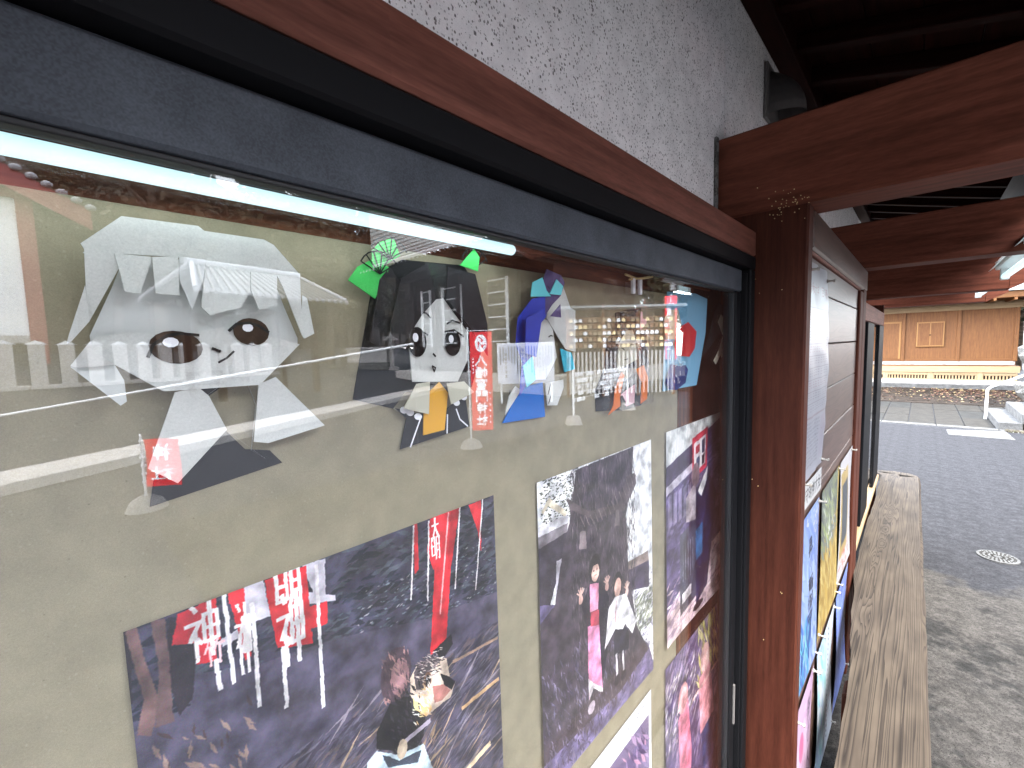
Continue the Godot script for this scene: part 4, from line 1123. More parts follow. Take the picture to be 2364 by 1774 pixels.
func make_prints() -> void:
	# dog before the red banners
	var p := Painter.new(768, 1056, Color8(60, 58, 78), 3)
	p.dabs(1500, 0, -0.02, 1, 0.42, [Color8(36, 42, 54), Color8(48, 52, 68), Color8(70, 76, 90), Color8(30, 34, 46)], 4, 16, 1.6)
	p.dabs(350, 0.45, 0.1, 1, 0.35, [Color8(104, 116, 128), Color8(84, 92, 104), Color8(130, 130, 138)], 2, 5, 1.5)
	p.poly([0.096,0.103, 0.205,0.140, 0.395,0.164, 0.686,0.228, 1.000,0.263, 1.000,0.845, -0.035,0.281, -0.013,0.151, 0.091,0.153], Color8(74, 70, 90))
	p.dabs(2600, 0, 0.34, 1, 1.0, [Color8(62, 60, 78), Color8(86, 82, 100), Color8(100, 96, 116), Color8(52, 48, 66), Color8(96, 84, 90)], 3, 12, 2.6, -0.35)
	p.dabs(420, 0.05, 0.5, 0.75, 0.95, [Color8(150, 124, 104), Color8(176, 146, 118), Color8(120, 100, 96)], 2, 9, 3.0, -0.7)
	p.dabs(60, 0.4, 0.32, 1, 0.7, [Color8(134, 126, 140), Color8(172, 150, 130)], 3, 8, 9.0, -0.5)
	for a in [[0.072,0.004, 0.113,0.062, 0.095,0.145, 0.071,0.161, 0.056,0.068], [-0.004,-0.004, 0.015,-0.005, -0.002,0.128, -0.010,0.127]]:
		p.poly(a, Color8(40, 34, 42))
	p.poly([0.002,0.001, 0.020,0.000, 0.028,0.056, 0.042,0.121, 0.025,0.170, 0.003,0.159, 0.019,0.110, 0.009,0.049], Color8(104, 80, 80))
	p.poly([0.042,-0.000, 0.063,0.001, 0.065,0.072, 0.061,0.165, 0.031,0.162, 0.046,0.078], Color8(92, 72, 74))
	p.dabs(120, 0.02, 0.18, 0.2, 0.6, [Color8(130, 110, 104), Color8(70, 54, 58)], 2, 8, 2.5, 1.3)
	for a in [[0.207,-0.002, 0.246,0.000, 0.256,0.067, 0.212,0.065, 0.200,0.031], [0.334,-0.001, 0.392,0.002, 0.386,0.073, 0.360,0.069], [0.341,0.051, 0.412,0.081, 0.411,0.091, 0.336,0.074], [0.153,0.071, 0.213,0.061, 0.215,0.078, 0.155,0.084]]:
		p.poly(a, Color8(196, 192, 208))
	var red := Color8(206, 40, 54)
	for a in [[0.084,0.003, 0.151,0.000, 0.155,0.072, 0.070,0.048], [0.109,0.060, 0.146,0.068, 0.144,0.102, 0.110,0.094], [0.174,-0.001, 0.205,-0.001, 0.210,0.121, 0.197,0.124], [0.248,0.001, 0.344,0.002, 0.346,0.153, 0.264,0.130], [0.338,0.080, 0.390,0.085, 0.387,0.128, 0.343,0.124], [0.661,0.001, 0.675,-0.001, 0.672,0.105, 0.656,0.114], [0.722,0.001, 0.775,-0.002, 0.766,0.119, 0.725,0.123, 0.705,0.071], [0.881,0.002, 0.939,0.001, 0.930,0.137, 0.919,0.080], [0.771,-0.003, 0.843,-0.001, 0.794,0.141, 0.764,0.303, 0.699,0.322, 0.730,0.122]]:
		p.poly(a, red)
	p.poly([0.805,0.002, 0.843,-0.001, 0.794,0.141, 0.780,0.137], Color8(176, 28, 44))
	p.line([0.795,0.004, 0.744,0.235], 5, Color8(245, 170, 176))
	for a in [[0.167,0.001, 0.172,0.151], [0.142,0.101, 0.145,0.151], [0.220,0.034, 0.218,0.215], [0.277,0.134, 0.276,0.244], [0.368,0.009, 0.362,0.286], [0.661,0.004, 0.640,0.164], [0.717,0.005, 0.699,0.188], [0.843,0.001, 0.809,0.194], [0.948,-0.001, 0.898,0.225]]:
		p.line(a, 7.0 if a[0] < 0.6 else 4.5, Color8(232, 228, 234))
	var wht := Color8(245, 240, 246)
	p.glyph(KANJI["神"], 0.095,0.002, 0.062, 0.088, 6.5, wht)
	p.glyph(KANJI["明"], 0.273,-0.010, 0.055, 0.075, 7, wht)
	p.glyph(KANJI["神"], 0.270,0.041, 0.062, 0.13, 8, wht)
	p.glyph(KANJI["竹"], 0.124,0.067, 0.034, 0.04, 4, Color8(255, 190, 196))
	p.glyph(KANJI["大"], 0.727,0.004, 0.025, 0.05, 5, wht)
	p.glyph(KANJI["明"], 0.724,0.041, 0.03, 0.06, 4, wht)
	p.glyph(KANJI["神"], 0.183,0.025, 0.03, 0.12, 5, wht)
	p.line([0.819,0.507, 0.988,0.505], 11, Color8(206, 168, 128))
	p.line([0.787,0.373, 0.992,0.390], 8, Color8(170, 140, 122))
	# the dog
	var bk := Color8(22, 20, 28)
	p.poly([0.563,0.356, 0.619,0.386, 0.669,0.455, 0.658,0.500, 0.622,0.518, 0.501,0.448, 0.504,0.412], bk)
	p.ell(0.576,0.315, 0.052, 0.062, Color8(74, 58, 70))
	p.ell(0.588,0.324, 0.032, 0.042, Color8(150, 112, 118))
	p.poly([0.711,0.314, 0.784,0.300, 0.790,0.327, 0.742,0.350], bk)
	p.poly([0.621,0.343, 0.651,0.321, 0.707,0.326, 0.761,0.353, 0.771,0.405, 0.793,0.426, 0.772,0.455, 0.727,0.456, 0.672,0.458, 0.619,0.398], Color8(226, 204, 188))
	p.poly([0.636,0.337, 0.651,0.321, 0.707,0.326, 0.743,0.348, 0.690,0.356, 0.667,0.390, 0.640,0.378], Color8(84, 74, 82))
	p.poly([0.733,0.379, 0.771,0.404, 0.793,0.426, 0.776,0.440, 0.746,0.412], bk)
	p.poly([0.702,0.397, 0.746,0.412, 0.773,0.439, 0.736,0.448, 0.706,0.441], Color8(176, 118, 112))
	p.poly([0.619,0.386, 0.657,0.422, 0.698,0.451, 0.672,0.458, 0.630,0.418], Color8(238, 190, 130))
	p.ell(0.683,0.375, 0.016, 0.02, Color8(120, 84, 66))
	p.ell(0.685,0.376, 0.01, 0.014, bk)
	p.ell(0.681,0.371, 0.003, 0.004, wht)
	var fu := [0.576,0.313, 0.698,0.354, 0.603,0.427, 0.574,0.465, 0.672,0.411]
	p.dabs(60, fu[0] - 0.045, fu[1] - 0.05, fu[0] + 0.045, fu[1] + 0.055, [Color8(96, 76, 84), Color8(60, 48, 58), Color8(170, 130, 128)], 2, 5, 3.0, 1.2)
	p.dabs(90, fu[2] - 0.05, fu[3] - 0.04, fu[2] + 0.05, fu[3] + 0.02, [Color8(40, 36, 44), Color8(150, 136, 140), Color8(236, 222, 214)], 2, 4, 3.0, 0.6)
	p.dabs(120, fu[4] - 0.05, fu[5] - 0.06, fu[4] + 0.05, fu[5] + 0.09, [Color8(16, 14, 20), Color8(44, 40, 52), Color8(30, 26, 34)], 2, 6, 3.0, 1.2)
	p.dabs(60, fu[8] - 0.045, fu[9] - 0.03, fu[8] + 0.02, fu[9] + 0.05, [Color8(246, 206, 150), Color8(226, 190, 160), Color8(250, 236, 224)], 2, 4, 3.0, 1.0)
	p.poly([0.501,0.452, 0.571,0.499, 0.657,0.518, 0.688,0.595, 0.685,0.636, 0.462,0.505, 0.471,0.461], Color8(196, 216, 230))
	p.poly([0.517,0.469, 0.570,0.511, 0.649,0.528, 0.634,0.551, 0.533,0.507], Color8(54, 62, 80))
	p.line([0.599,0.478, 0.682,0.475], 12, Color8(170, 160, 180))
	p.ell(0.583,0.491, 0.018, 0.022, Color8(196, 178, 158))
	p.dabs(60, 0.62, 0.62, 0.74, 0.8, [Color8(150, 120, 96), Color8(40, 36, 46)], 2, 5, 2.0)
	p.line([0.833,0.677, 0.933,0.664], 16, Color8(214, 190, 160))
	p.warp(1.3, 0.2, 5)
	p.soft(1.5)
	p.grain(10)
	put_print("photo print of a black and tan dog before red banners, leftmost of the prints", p, 0.02, 1.517, 0.384, 0.53, 0.004)

	# two children under the great tree
	p = Painter.new(768, 1056, Color8(236, 238, 246), 5)
	p.poly([0.945,0.862, 1.028,1.018, 0.533,1.201, -0.041,0.902, -0.016,0.365, 0.354,0.492], Color8(104, 96, 136))
	p.dabs(900, 0.0, 0.55, 1.0, 1.0, [Color8(92, 84, 124), Color8(124, 116, 160), Color8(76, 68, 100), Color8(140, 130, 166)], 3, 10, 1.6, -0.3)
	p.poly([0.723,0.479, 0.959,0.503, 0.959,0.617, 0.722,0.562], Color8(70, 62, 84))
	p.poly([0.723,0.445, 0.951,0.459, 0.959,0.503, 0.723,0.479], Color8(150, 134, 130))
	p.dabs(260, 0.8, 0.62, 1.0, 0.78, [Color8(120, 128, 104), Color8(150, 156, 130), Color8(96, 100, 92)], 3, 8, 3.0, -0.5)
	p.dabs(420, 0.02, -0.01, 0.28, 0.16, [Color8(62, 66, 62), Color8(96, 100, 88), Color8(40, 44, 44)], 2, 6, 1.4)
	p.poly([-0.008,0.196, 0.196,0.181, 0.195,0.223, 0.145,0.293, 0.067,0.394, -0.016,0.369], Color8(54, 48, 62))
	p.poly([-0.005,0.135, 0.198,0.139, 0.200,0.167, -0.006,0.164], Color8(206, 204, 214))
	p.poly([-0.006,0.164, 0.200,0.167, 0.196,0.195, -0.008,0.200], Color8(120, 114, 124))
	p.poly([0.024,0.093, 0.074,0.058, 0.201,0.133, 0.182,0.142, 0.066,0.083, 0.037,0.103], Color8(222, 210, 190))
	p.poly([0.116,0.271, 0.162,0.270, 0.141,0.405, 0.103,0.406], Color8(190, 186, 200))
	p.poly([0.270,0.006, 0.794,0.002, 0.778,0.115, 0.708,0.253, 0.728,0.481, 0.816,0.742, 0.945,0.885, 0.625,0.932, -0.013,0.890, -0.008,0.435, 0.099,0.405, 0.163,0.242, 0.212,0.170, 0.239,0.091], Color8(66, 58, 70))
	p.dabs(1500, 0.22, 0.0, 0.8, 0.95, [Color8(56, 48, 60), Color8(86, 76, 88), Color8(104, 94, 104), Color8(44, 38, 50)], 2, 7, 4.0, 1.5)
	p.poly([0.197,0.086, 0.364,0.165, 0.638,0.196, 0.728,0.106, 0.809,0.107, 0.821,0.152, 0.692,0.234, 0.399,0.201, 0.214,0.125], Color8(84, 74, 80))
	for k in 14:
		var u := k / 14.0
		p.line([lerpf(0.3, 0.83, u), 0.17 + 0.05 * sin(u * PI) - 0.1 * u, lerpf(0.3, 0.83, u) + 0.03, 0.21 + 0.05 * sin(u * PI) - 0.1 * u], 4, Color8(118, 106, 110))
	p.poly([0.293,0.218, 0.336,0.225, 0.343,0.291, 0.283,0.275], Color8(128, 116, 122))
	p.poly([0.606,0.214, 0.637,0.217, 0.647,0.281, 0.594,0.272], Color8(112, 100, 108))
	p.dabs(500, 0.0, 0.6, 0.6, 1.0, [Color8(60, 54, 76), Color8(96, 90, 120), Color8(80, 70, 92), Color8(120, 112, 140)], 2, 8, 3.0, 1.2)
	# left child, pink robe under a dark coat
	p.poly([0.293,0.475, 0.366,0.419, 0.469,0.443, 0.531,0.520, 0.512,0.712, 0.469,0.818, 0.346,0.763, 0.331,0.561], Color8(30, 26, 44))
	p.poly([0.364,0.422, 0.442,0.439, 0.431,0.535, 0.363,0.522], Color8(232, 150, 184))
	p.poly([0.341,0.565, 0.438,0.589, 0.462,0.849, 0.382,0.796, 0.341,0.833], Color8(230, 148, 190))
	p.poly([0.338,0.752, 0.383,0.789, 0.463,0.844, 0.458,0.859, 0.382,0.808, 0.344,0.838], Color8(240, 232, 240))
	p.poly([0.368,0.524, 0.437,0.538, 0.439,0.594, 0.367,0.575], Color8(196, 70, 92))
	p.ell(0.409,0.377, 0.05, 0.05, Color8(36, 30, 40))
	p.ell(0.413,0.385, 0.036, 0.042, Color8(226, 186, 176))
	var hd := [0.413,0.383, 0.617,0.511, 0.289,0.441, 0.514,0.467, 0.708,0.548]
	for q in [[0, 0.036, 0.042], [2, 0.034, 0.036]]:
		var hx: float = hd[q[0]]
		var hy: float = hd[q[0] + 1]
		p.poly([hx - q[1] * 1.25, hy + q[2] * 0.9, hx - q[1] * 1.3, hy - q[2] * 0.5, hx, hy - q[2] * 1.25, hx + q[1] * 1.25, hy - q[2] * 0.5, hx + q[1] * 1.2, hy + q[2] * 0.9, hx + q[1] * 0.85, hy, hx + q[1] * 0.6, hy - q[2] * 0.35, hx - q[1] * 0.5, hy - q[2] * 0.4, hx - q[1] * 0.85, hy], Color8(32, 26, 34))
		for e in [-0.38, 0.38]:
			p.ell(hx + e * q[1], hy + q[2] * 0.05, 0.005, 0.004, Color8(40, 30, 36))
		p.line([hx - q[1] * 0.22, hy + q[2] * 0.5, hx + q[1] * 0.22, hy + q[2] * 0.5], 2.5, Color8(176, 90, 92))
	for q in [[4, 1.0], [6, -1.0], [8, -1.0]]:
		p.ell(hd[q[0]], hd[q[0] + 1] + 0.01, 0.016, 0.017, Color8(214, 172, 164))
		for k in 5:
			var a := -2.5 + k * 0.46
			p.line([hd[q[0]], hd[q[0] + 1], hd[q[0]] + cos(a) * 0.034, hd[q[0] + 1] + sin(a) * 0.03], 5.5, Color8(222, 182, 172))
	p.ell(0.362,0.871, 0.03, 0.022, Color8(190, 178, 196), -0.7)
	# right child, white cape
	p.ell(0.617,0.502, 0.045, 0.05, Color8(34, 28, 38))
	p.ell(0.617,0.513, 0.034, 0.036, Color8(224, 182, 172))
	p.poly([0.572,0.659, 0.720,0.706, 0.724,0.797, 0.574,0.766], Color8(36, 34, 52))
	p.poly([0.526,0.568, 0.589,0.541, 0.699,0.563, 0.806,0.711, 0.762,0.749, 0.686,0.680, 0.663,0.694, 0.586,0.667, 0.486,0.708], Color8(238, 236, 244))
	p.line([0.599,0.560, 0.591,0.641], 4, Color8(190, 60, 80))
	p.line([0.595,0.771, 0.600,0.855], 13, Color8(224, 220, 232))
	p.line([0.659,0.784, 0.667,0.867], 13, Color8(224, 220, 232))
	p.ell(0.600,0.872, 0.03, 0.02, Color8(40, 36, 52), -0.7)
	p.ell(0.667,0.882, 0.03, 0.02, Color8(40, 36, 52), -0.7)
	p.warp(1.6, 0.2, 6)
	p.soft(1.4)
	p.grain(10)
	put_print("photo print of two children under a huge roped tree, middle of the prints", p, 0.497, 1.511, 0.388, 0.532, 0.006)

	# visitor with an open book
	p = Painter.new(512, 704, Color8(84, 72, 112), 7)
	p.dabs(700, 0, 0, 1, 0.75, [Color8(70, 60, 96), Color8(98, 88, 130), Color8(60, 50, 80), Color8(112, 100, 140)], 4, 14, 2.0, -0.3)
	p.poly([0, 0.0, 1, 0.0, 1, 0.02, 0, 0.16], Color8(226, 230, 232))
	for k in 24:
		p.line([k / 24.0, 0.0, k / 24.0 - 0.03, 0.16 - k * 0.0055], 2, Color8(180, 186, 192))
	p.poly([0, 0.16, 1, 0.03, 1, 0.13, 0, 0.25], Color8(70, 58, 90))
	p.poly([0, 0.25, 0.4, 0.2, 0.4, 0.24, 0, 0.29], Color8(190, 184, 200))
	for k in 5:
		p.poly([0.03 + k * 0.075, 0.3, 0.08 + k * 0.075, 0.29, 0.08 + k * 0.075, 0.44, 0.03 + k * 0.075, 0.45], Color8(136, 126, 160))
	for k in 8:
		p.line([0.75 + k * 0.035, 0.45, 0.75 + k * 0.035, 0.68], 4, Color8(54, 46, 74))
	p.poly([0, 0.84, 0.5, 0.72, 1, 0.66, 1, 1, 0, 1], Color8(216, 192, 200))
	p.dabs(260, 0, 0.72, 1, 1, [Color8(196, 170, 186), Color8(228, 208, 212), Color8(160, 138, 164)], 4, 12, 3.0, -0.3)
	for a in [[0, 0.9, 1, 0.76], [0, 0.97, 1, 0.86], [0.3, 0.8, 0.2, 1.0], [0.7, 0.72, 0.62, 1.0]]:
		p.line(a, 3, Color8(130, 108, 136))
	p.poly([0.4, 0.08, 0.68, 0.05, 0.66, 0.26, 0.4, 0.29], Color8(198, 52, 76))
	p.poly([0.43, 0.11, 0.65, 0.085, 0.63, 0.235, 0.43, 0.26], Color8(236, 234, 240))
	p.poly([0.46, 0.13, 0.53, 0.12, 0.53, 0.16, 0.46, 0.17], Color8(196, 44, 66))
	p.poly([0.57, 0.11, 0.63, 0.1, 0.62, 0.17, 0.57, 0.18], Color8(44, 56, 96))
	p.poly([0.47, 0.19, 0.53, 0.18, 0.53, 0.24, 0.47, 0.25], Color8(64, 76, 110))
	p.poly([0.57, 0.19, 0.62, 0.18, 0.61, 0.23, 0.57, 0.24], Color8(30, 34, 60))
	p.poly([0.2, 0.52, 0.46, 0.5, 0.46, 0.9, 0.2, 0.92], Color8(72, 72, 92))
	for k in 5:
		p.line([0.25 + k * 0.04, 0.58, 0.25 + k * 0.04, 0.76], 2, Color8(180, 180, 196))
	p.poly([0.23, 0.82, 0.38, 0.81, 0.38, 0.86, 0.23, 0.87], Color8(226, 220, 230))
	p.poly([0.46, 0.34, 0.7, 0.3, 0.84, 0.42, 0.78, 0.6, 0.66, 0.9, 0.46, 0.95], Color8(38, 38, 72))
	p.poly([0.46, 0.56, 0.58, 0.54, 0.58, 0.7, 0.46, 0.72], Color8(46, 92, 140))
	p.poly([0.3, 0.36, 0.46, 0.3, 0.46, 0.5, 0.3, 0.48], Color8(176, 166, 176))
	p.ell(0.46, 0.27, 0.07, 0.06, Color8(140, 120, 130))
	p.poly([0.5, 0.36, 0.68, 0.26, 0.66, 0.33, 0.56, 0.4], Color8(232, 232, 238))
	p.ell(0.5, 0.96, 0.09, 0.02, Color8(30, 28, 44))
	p.warp(1.6, 0.22, 7)
	p.soft(1.3)
	p.grain(9)
	put_print("photo print of a dark coated visitor beside a stone stele, rightmost upper print", p, 0.963, 1.514, 0.395, 0.53, 0.012)

	# pink and yellow figures
	p = Painter.new(512, 704, Color8(92, 82, 122), 9)
	p.dabs(1100, 0, 0, 1, 1, [Color8(110, 98, 140), Color8(78, 70, 108), Color8(140, 126, 160), Color8(64, 58, 92), Color8(160, 146, 176)], 4, 16, 2.6, -0.9)
	p.dabs(160, 0, 0.1, 0.5, 0.45, [Color8(206, 200, 214), Color8(120, 116, 120)], 4, 12, 2.0, -0.8)
	p.dabs(90, 0.55, 0.0, 1.0, 0.35, [Color8(206, 204, 120), Color8(176, 176, 104), Color8(226, 222, 160)], 6, 18, 3.0, 1.3)
	p.poly([0.2, 0.35, 0.36, 0.3, 0.42, 0.62, 0.36, 1.0, 0.16, 1.0, 0.22, 0.6], Color8(224, 132, 160))
	p.ell(0.28, 0.27, 0.08, 0.08, Color8(222, 170, 176))
	p.poly([0.56, 0.3, 0.78, 0.27, 0.84, 0.6, 0.58, 0.62], Color8(228, 160, 176))
	p.line([0.45, 0.36, 0.95, 0.34], 12, Color8(226, 190, 190))
	p.ell(0.68, 0.22, 0.09, 0.08, Color8(216, 176, 180))
	p.poly([0.6, 0.62, 0.8, 0.6, 0.76, 0.84, 0.62, 0.86], Color8(60, 70, 116))
	p.warp(1.6, 0.22, 7)
	p.soft(1.3)
	p.grain(9)
	put_print("photo print of pink figures under yellow leaves, right of the lower prints", p, 0.963, 0.928, 0.39, 0.53, 0.016)

	# the one just showing at the bottom edge
	p = Painter.new(384, 528, Color8(232, 236, 244), 11)
	p.poly([0.04, 0.1, 0.97, 0.1, 0.97, 0.97, 0.04, 0.97], Color8(112, 100, 140))
	p.dabs(700, 0.06, 0.12, 0.95, 0.95, [Color8(140, 126, 170), Color8(90, 78, 116), Color8(176, 150, 190), Color8(206, 160, 190), Color8(70, 62, 100)], 4, 12, 3.0, 1.1)
	p.dabs(16, 0.72, 0.03, 0.94, 0.05, [Color8(90, 90, 110)], 2, 4)
	p.soft(1.3)
	p.grain(8)
	put_print("white bordered purple photo print showing at the bottom edge below the tree print", p, 0.497, 0.927, 0.388, 0.53, 0.004)

# ---------------------------------------------------------------- the wooden notice board and what is pinned to it
func make_board() -> void:
	var b := thing("notice_board", "brown plank notice board between the two red posts, papers pinned on it", "notice board")
	for k in 13:
		var y := 0.02 + k * 0.1531
		obj("plank", box(Vector3(1.394, y + 0.0015, 0.07), Vector3(2.786, minf(y + 0.1516, 1.9565), 0.105 + 0.0006 * (k % 3)), 0, 0.0025), M.board, b)
	obj("top_rail", box(Vector3(1.3955, 1.958, 0.062), Vector3(2.93, 2.061, 0.12), 0, 0.006), M.board, b)
	obj("bead", box(Vector3(1.3955, 1.946, 0.065), Vector3(2.68, 1.9575, 0.1145), 0, 0.003), M.header, b)
	obj("edge_strip", box(Vector3(1.3953, 0.0, 0.072), Vector3(1.404, 1.945, 0.1135), 1, 0.002), M.header, b)
	obj("stile", box(Vector3(2.66, 0.0, 0.073), Vector3(2.786, 1.9455, 0.1175), 1, 0.004), M.post, b)
	var zb := 0.1085
	# yellow... the year chart
	var p := Painter.new(512, 1024, Color8(236, 236, 240), 21)
	var red := Color8(190, 34, 52)
	var title := ["令", "和", "六", "年", "", "厄", "年", "表"]
	for k in 8:
		if title[k] != "":
			p.glyph(KANJI[title[k]], 0.06 + k * 0.115, 0.09, 0.095, 0.05, 6, red)
	for k in 9:
		p.line([0.04, 0.2 + k * 0.055, 0.96, 0.2 + k * 0.055], 3, Color8(120, 110, 120))
		for j in 9:
			for q in 3:
				p.line([0.08 + j * 0.1, 0.212 + k * 0.055 + q * 0.012, 0.08 + j * 0.1 + p.r.randf_range(0.02, 0.06), 0.212 + k * 0.055 + q * 0.012], 3, Color8(110, 100, 112) if k % 3 else Color8(176, 80, 96))
	p.poly([0.05, 0.7, 0.95, 0.7, 0.95, 0.71, 0.05, 0.71], Color8(190, 160, 160))
	for k in 12:
		for j in 10:
			p.glyph(KANJI[KANJI.keys()[(k * 7 + j * 3) % 20]], 0.08 + j * 0.06, 0.725 + k * 0.019, 0.04, 0.012, 1.6, Color8(70, 70, 76))
	p.poly([0.72, 0.73, 0.95, 0.72, 0.95, 0.95, 0.72, 0.95], Color8(226, 214, 222))
	p.dabs(8, 0.74, 0.74, 0.92, 0.8, [Color8(206, 90, 110)], 4, 9)
	var pm := mat(Color(0.5, 0.5, 0.52), 0.3, p.tex())
	pm.metallic_specular = 0.6
	var nz := noise(31, 3.0, 2)
	var o := obj("year_chart", curled(1.392, 1.7, 1.318, 1.93, func(u: float, v: float) -> float: return zb + 0.002 + 0.011 * sin(PI * v) * (0.4 + 0.6 * u) + 0.004 * nz.get_noise_2d(u, v * 2.0), 8, 24), pm)
	tag(o, "tall white laminated year chart with red title on the plank board", "poster")
	# strip below it
	p = Painter.new(512, 128, Color8(232, 230, 228), 22)
	for k in 6:
		p.glyph(KANJI[["御", "守", "明", "神", "大", "社"][k]], 0.04 + k * 0.155, 0.22, 0.12, 0.58, 8, Color8(50, 48, 50))
	o = obj("paper_slip", curled(1.392, 1.695, 1.232, 1.306, func(u: float, _v: float) -> float: return zb + 0.001 + 0.004 * u), mat(Color(0.62, 0.62, 0.62), 0.5, p.tex()))
	tag(o, "narrow white paper slip with black characters under the year chart", "notice")
	# six posters in two rows
	var cols := [[1.392, 1.69], [1.745, 2.17], [2.2, 2.62]]
	for row in 2:
		for c in 3:
			var kind := row * 3 + c
			var ground: Color = [Color8(150, 176, 232), Color8(126, 128, 118), Color8(226, 222, 218), Color8(226, 190, 214), Color8(226, 236, 240), Color8(136, 160, 230)][kind]
			p = Painter.new(384, 600, ground, 30 + kind)
			if kind == 0:
				p.dabs(220, 0, 0, 1, 1, [Color8(166, 192, 240), Color8(132, 160, 226), Color8(186, 208, 246)], 14, 46, 1.6, 0.9)
				p.dabs(120, 0.0, 0.6, 0.55, 1.0, [Color8(60, 120, 200), Color8(84, 176, 214), Color8(40, 84, 160)], 8, 26, 2.4, 1.3)
				p.dabs(40, 0.05, 0.62, 0.45, 0.95, [Color8(120, 226, 232), Color8(190, 244, 246)], 3, 8, 5.0, 1.2)
				p.dabs(16, 0.3, 0.03, 0.9, 0.2, [Color8(240, 240, 250)], 8, 20)
				var ch := ["昇", "り", "龍", "御", "守"]
				for k in 5:
					p.glyph(KANJI[ch[k]], 0.36, 0.16 + k * 0.105, 0.22, 0.09, 9, Color8(34, 40, 70))
				for k in 5:
					for j in 14:
						p.line([0.68 + k * 0.055, 0.08 + j * 0.032, 0.68 + k * 0.055, 0.1 + j * 0.032], 4, Color8(70, 80, 130))
			elif kind == 1:
				p.poly([0, 0.35, 1, 0.25, 1, 1, 0, 1], Color8(196, 164, 80))
				p.dabs(300, 0, 0, 1, 0.5, [Color8(110, 116, 110), Color8(140, 146, 130), Color8(150, 160, 120)], 8, 28, 1.8, 0.8)
				p.dabs(240, 0, 0.45, 1, 1, [Color8(214, 178, 84), Color8(176, 142, 66), Color8(226, 200, 120)], 8, 26, 2.2, 1.2)
				p.dabs(60, 0.1, 0.08, 0.6, 0.4, [Color8(200, 220, 120), Color8(226, 234, 200)], 3, 9, 5.0, 1.1)
				p.poly([0.9, 0, 1, 0, 1, 1, 0.9, 1], Color8(214, 186, 92))
				p.dabs(10, 0.2, 0.3, 0.8, 0.4, [Color8(240, 240, 236)], 10, 20)
				for k in 12:
					p.line([0.78, 0.05 + k * 0.035, 0.79, 0.075 + k * 0.035], 6, Color8(40, 40, 40))
			elif kind == 2:
				p.poly([0.05, 0.1, 0.62, 0.1, 0.62, 0.8, 0.05, 0.8], Color8(206, 178, 110))
				p.poly([0.12, 0.2, 0.56, 0.2, 0.56, 0.7, 0.12, 0.7], Color8(86, 92, 96))
				for j in 24:
					p.line([0.8, 0.05 + j * 0.037, 0.81, 0.07 + j * 0.037], 7, Color8(60, 56, 70))
				p.dabs(30, 0.1, 0.75, 0.9, 0.98, [Color8(226, 150, 130), Color8(200, 120, 90)], 6, 18, 2.0)
			elif kind == 3:
				p.dabs(120, 0, 0, 1, 1, [Color8(236, 206, 226), Color8(216, 176, 206)], 14, 40)
				for k in 4:
					p.glyph(KANJI[["御", "守", "大", "明"][k]], 0.6, 0.12 + k * 0.17, 0.28, 0.14, 9, Color8(60, 44, 66))
				for k in 4:
					for j in 12:
						p.line([0.1 + k * 0.11, 0.36 + j * 0.045, 0.1 + k * 0.11, 0.385 + j * 0.045], 6, Color8(170, 60, 90))
				p.ell(0.25, 0.25, 0.12, 0.08, Color8(230, 120, 160))
			elif kind == 4:
				p.dabs(120, 0, 0, 0.5, 1, [Color8(150, 216, 214), Color8(200, 232, 232), Color8(176, 200, 230)], 10, 34, 2.0, 1.3)
				for j in 22:
					p.line([0.62, 0.06 + j * 0.04, 0.66, 0.085 + j * 0.04], 8, Color8(60, 62, 70))
			else:
				p.dabs(200, 0, 0, 1, 1, [Color8(120, 140, 224), Color8(160, 184, 240), Color8(100, 120, 200)], 10, 34, 2.0, 1.3)
				for j in 18:
					p.line([0.6, 0.08 + j * 0.045, 0.62, 0.1 + j * 0.045], 6, Color8(230, 236, 250))
			p.grain(5)
			var y1 := 1.205 if row == 0 else 0.62
			var h := 0.54
			var ph := 0.3 * kind
			o = obj("poster", curled(cols[c][0], cols[c][1], y1 - h, y1, func(u: float, v: float) -> float: return zb + 0.0016 + 0.008 * sin(PI * u + ph) * sin(PI * v) + 0.006 * u * v * v + 0.0004 * kind, 10, 14), mat(Color(0.6, 0.6, 0.62), 0.45, p.tex()))
			tag(o, ["blue watercolour charm poster with black vertical brush writing", "grey and gold misty poster with a yellow right margin", "white margined poster with a gold and grey picture", "pink poster with dark brush writing, lowest beside the post", "white and turquoise poster below the gold one", "violet blue poster below the white margined one"][kind], "poster")
	# push pins
	var first: Node3D = null
	var spots := [[1.405, 1.905], [1.69, 1.9], [1.695, 1.33], [1.4, 1.32], [2.585, 1.19], [2.15, 1.195], [1.675, 1.195], [2.215, 0.68], [2.15, 0.675], [1.76, 0.69], [2.155, 0.605], [1.675, 0.675], [1.68, 0.605], [2.6, 0.1], [1.41, 0.605], [2.15, 0.1], [1.76, 0.1]]
	var said := ["at the top left of the year chart", "at the top right of the year chart", "at the lower right of the year chart", "at the lower left of the year chart", "on the white margined poster's upper corner", "on the gold poster's upper right corner", "on the blue charm poster's upper right corner", "at the foot of the white margined poster", "at the gold poster's lower right corner", "at the gold poster's lower left corner", "on the turquoise poster's upper right corner", "at the blue charm poster's lower right corner", "on the pink poster's upper right corner", "at the foot of the violet poster", "on the pink poster's upper left corner", "at the foot of the turquoise poster, right side", "at the foot of the turquoise poster, left side"]
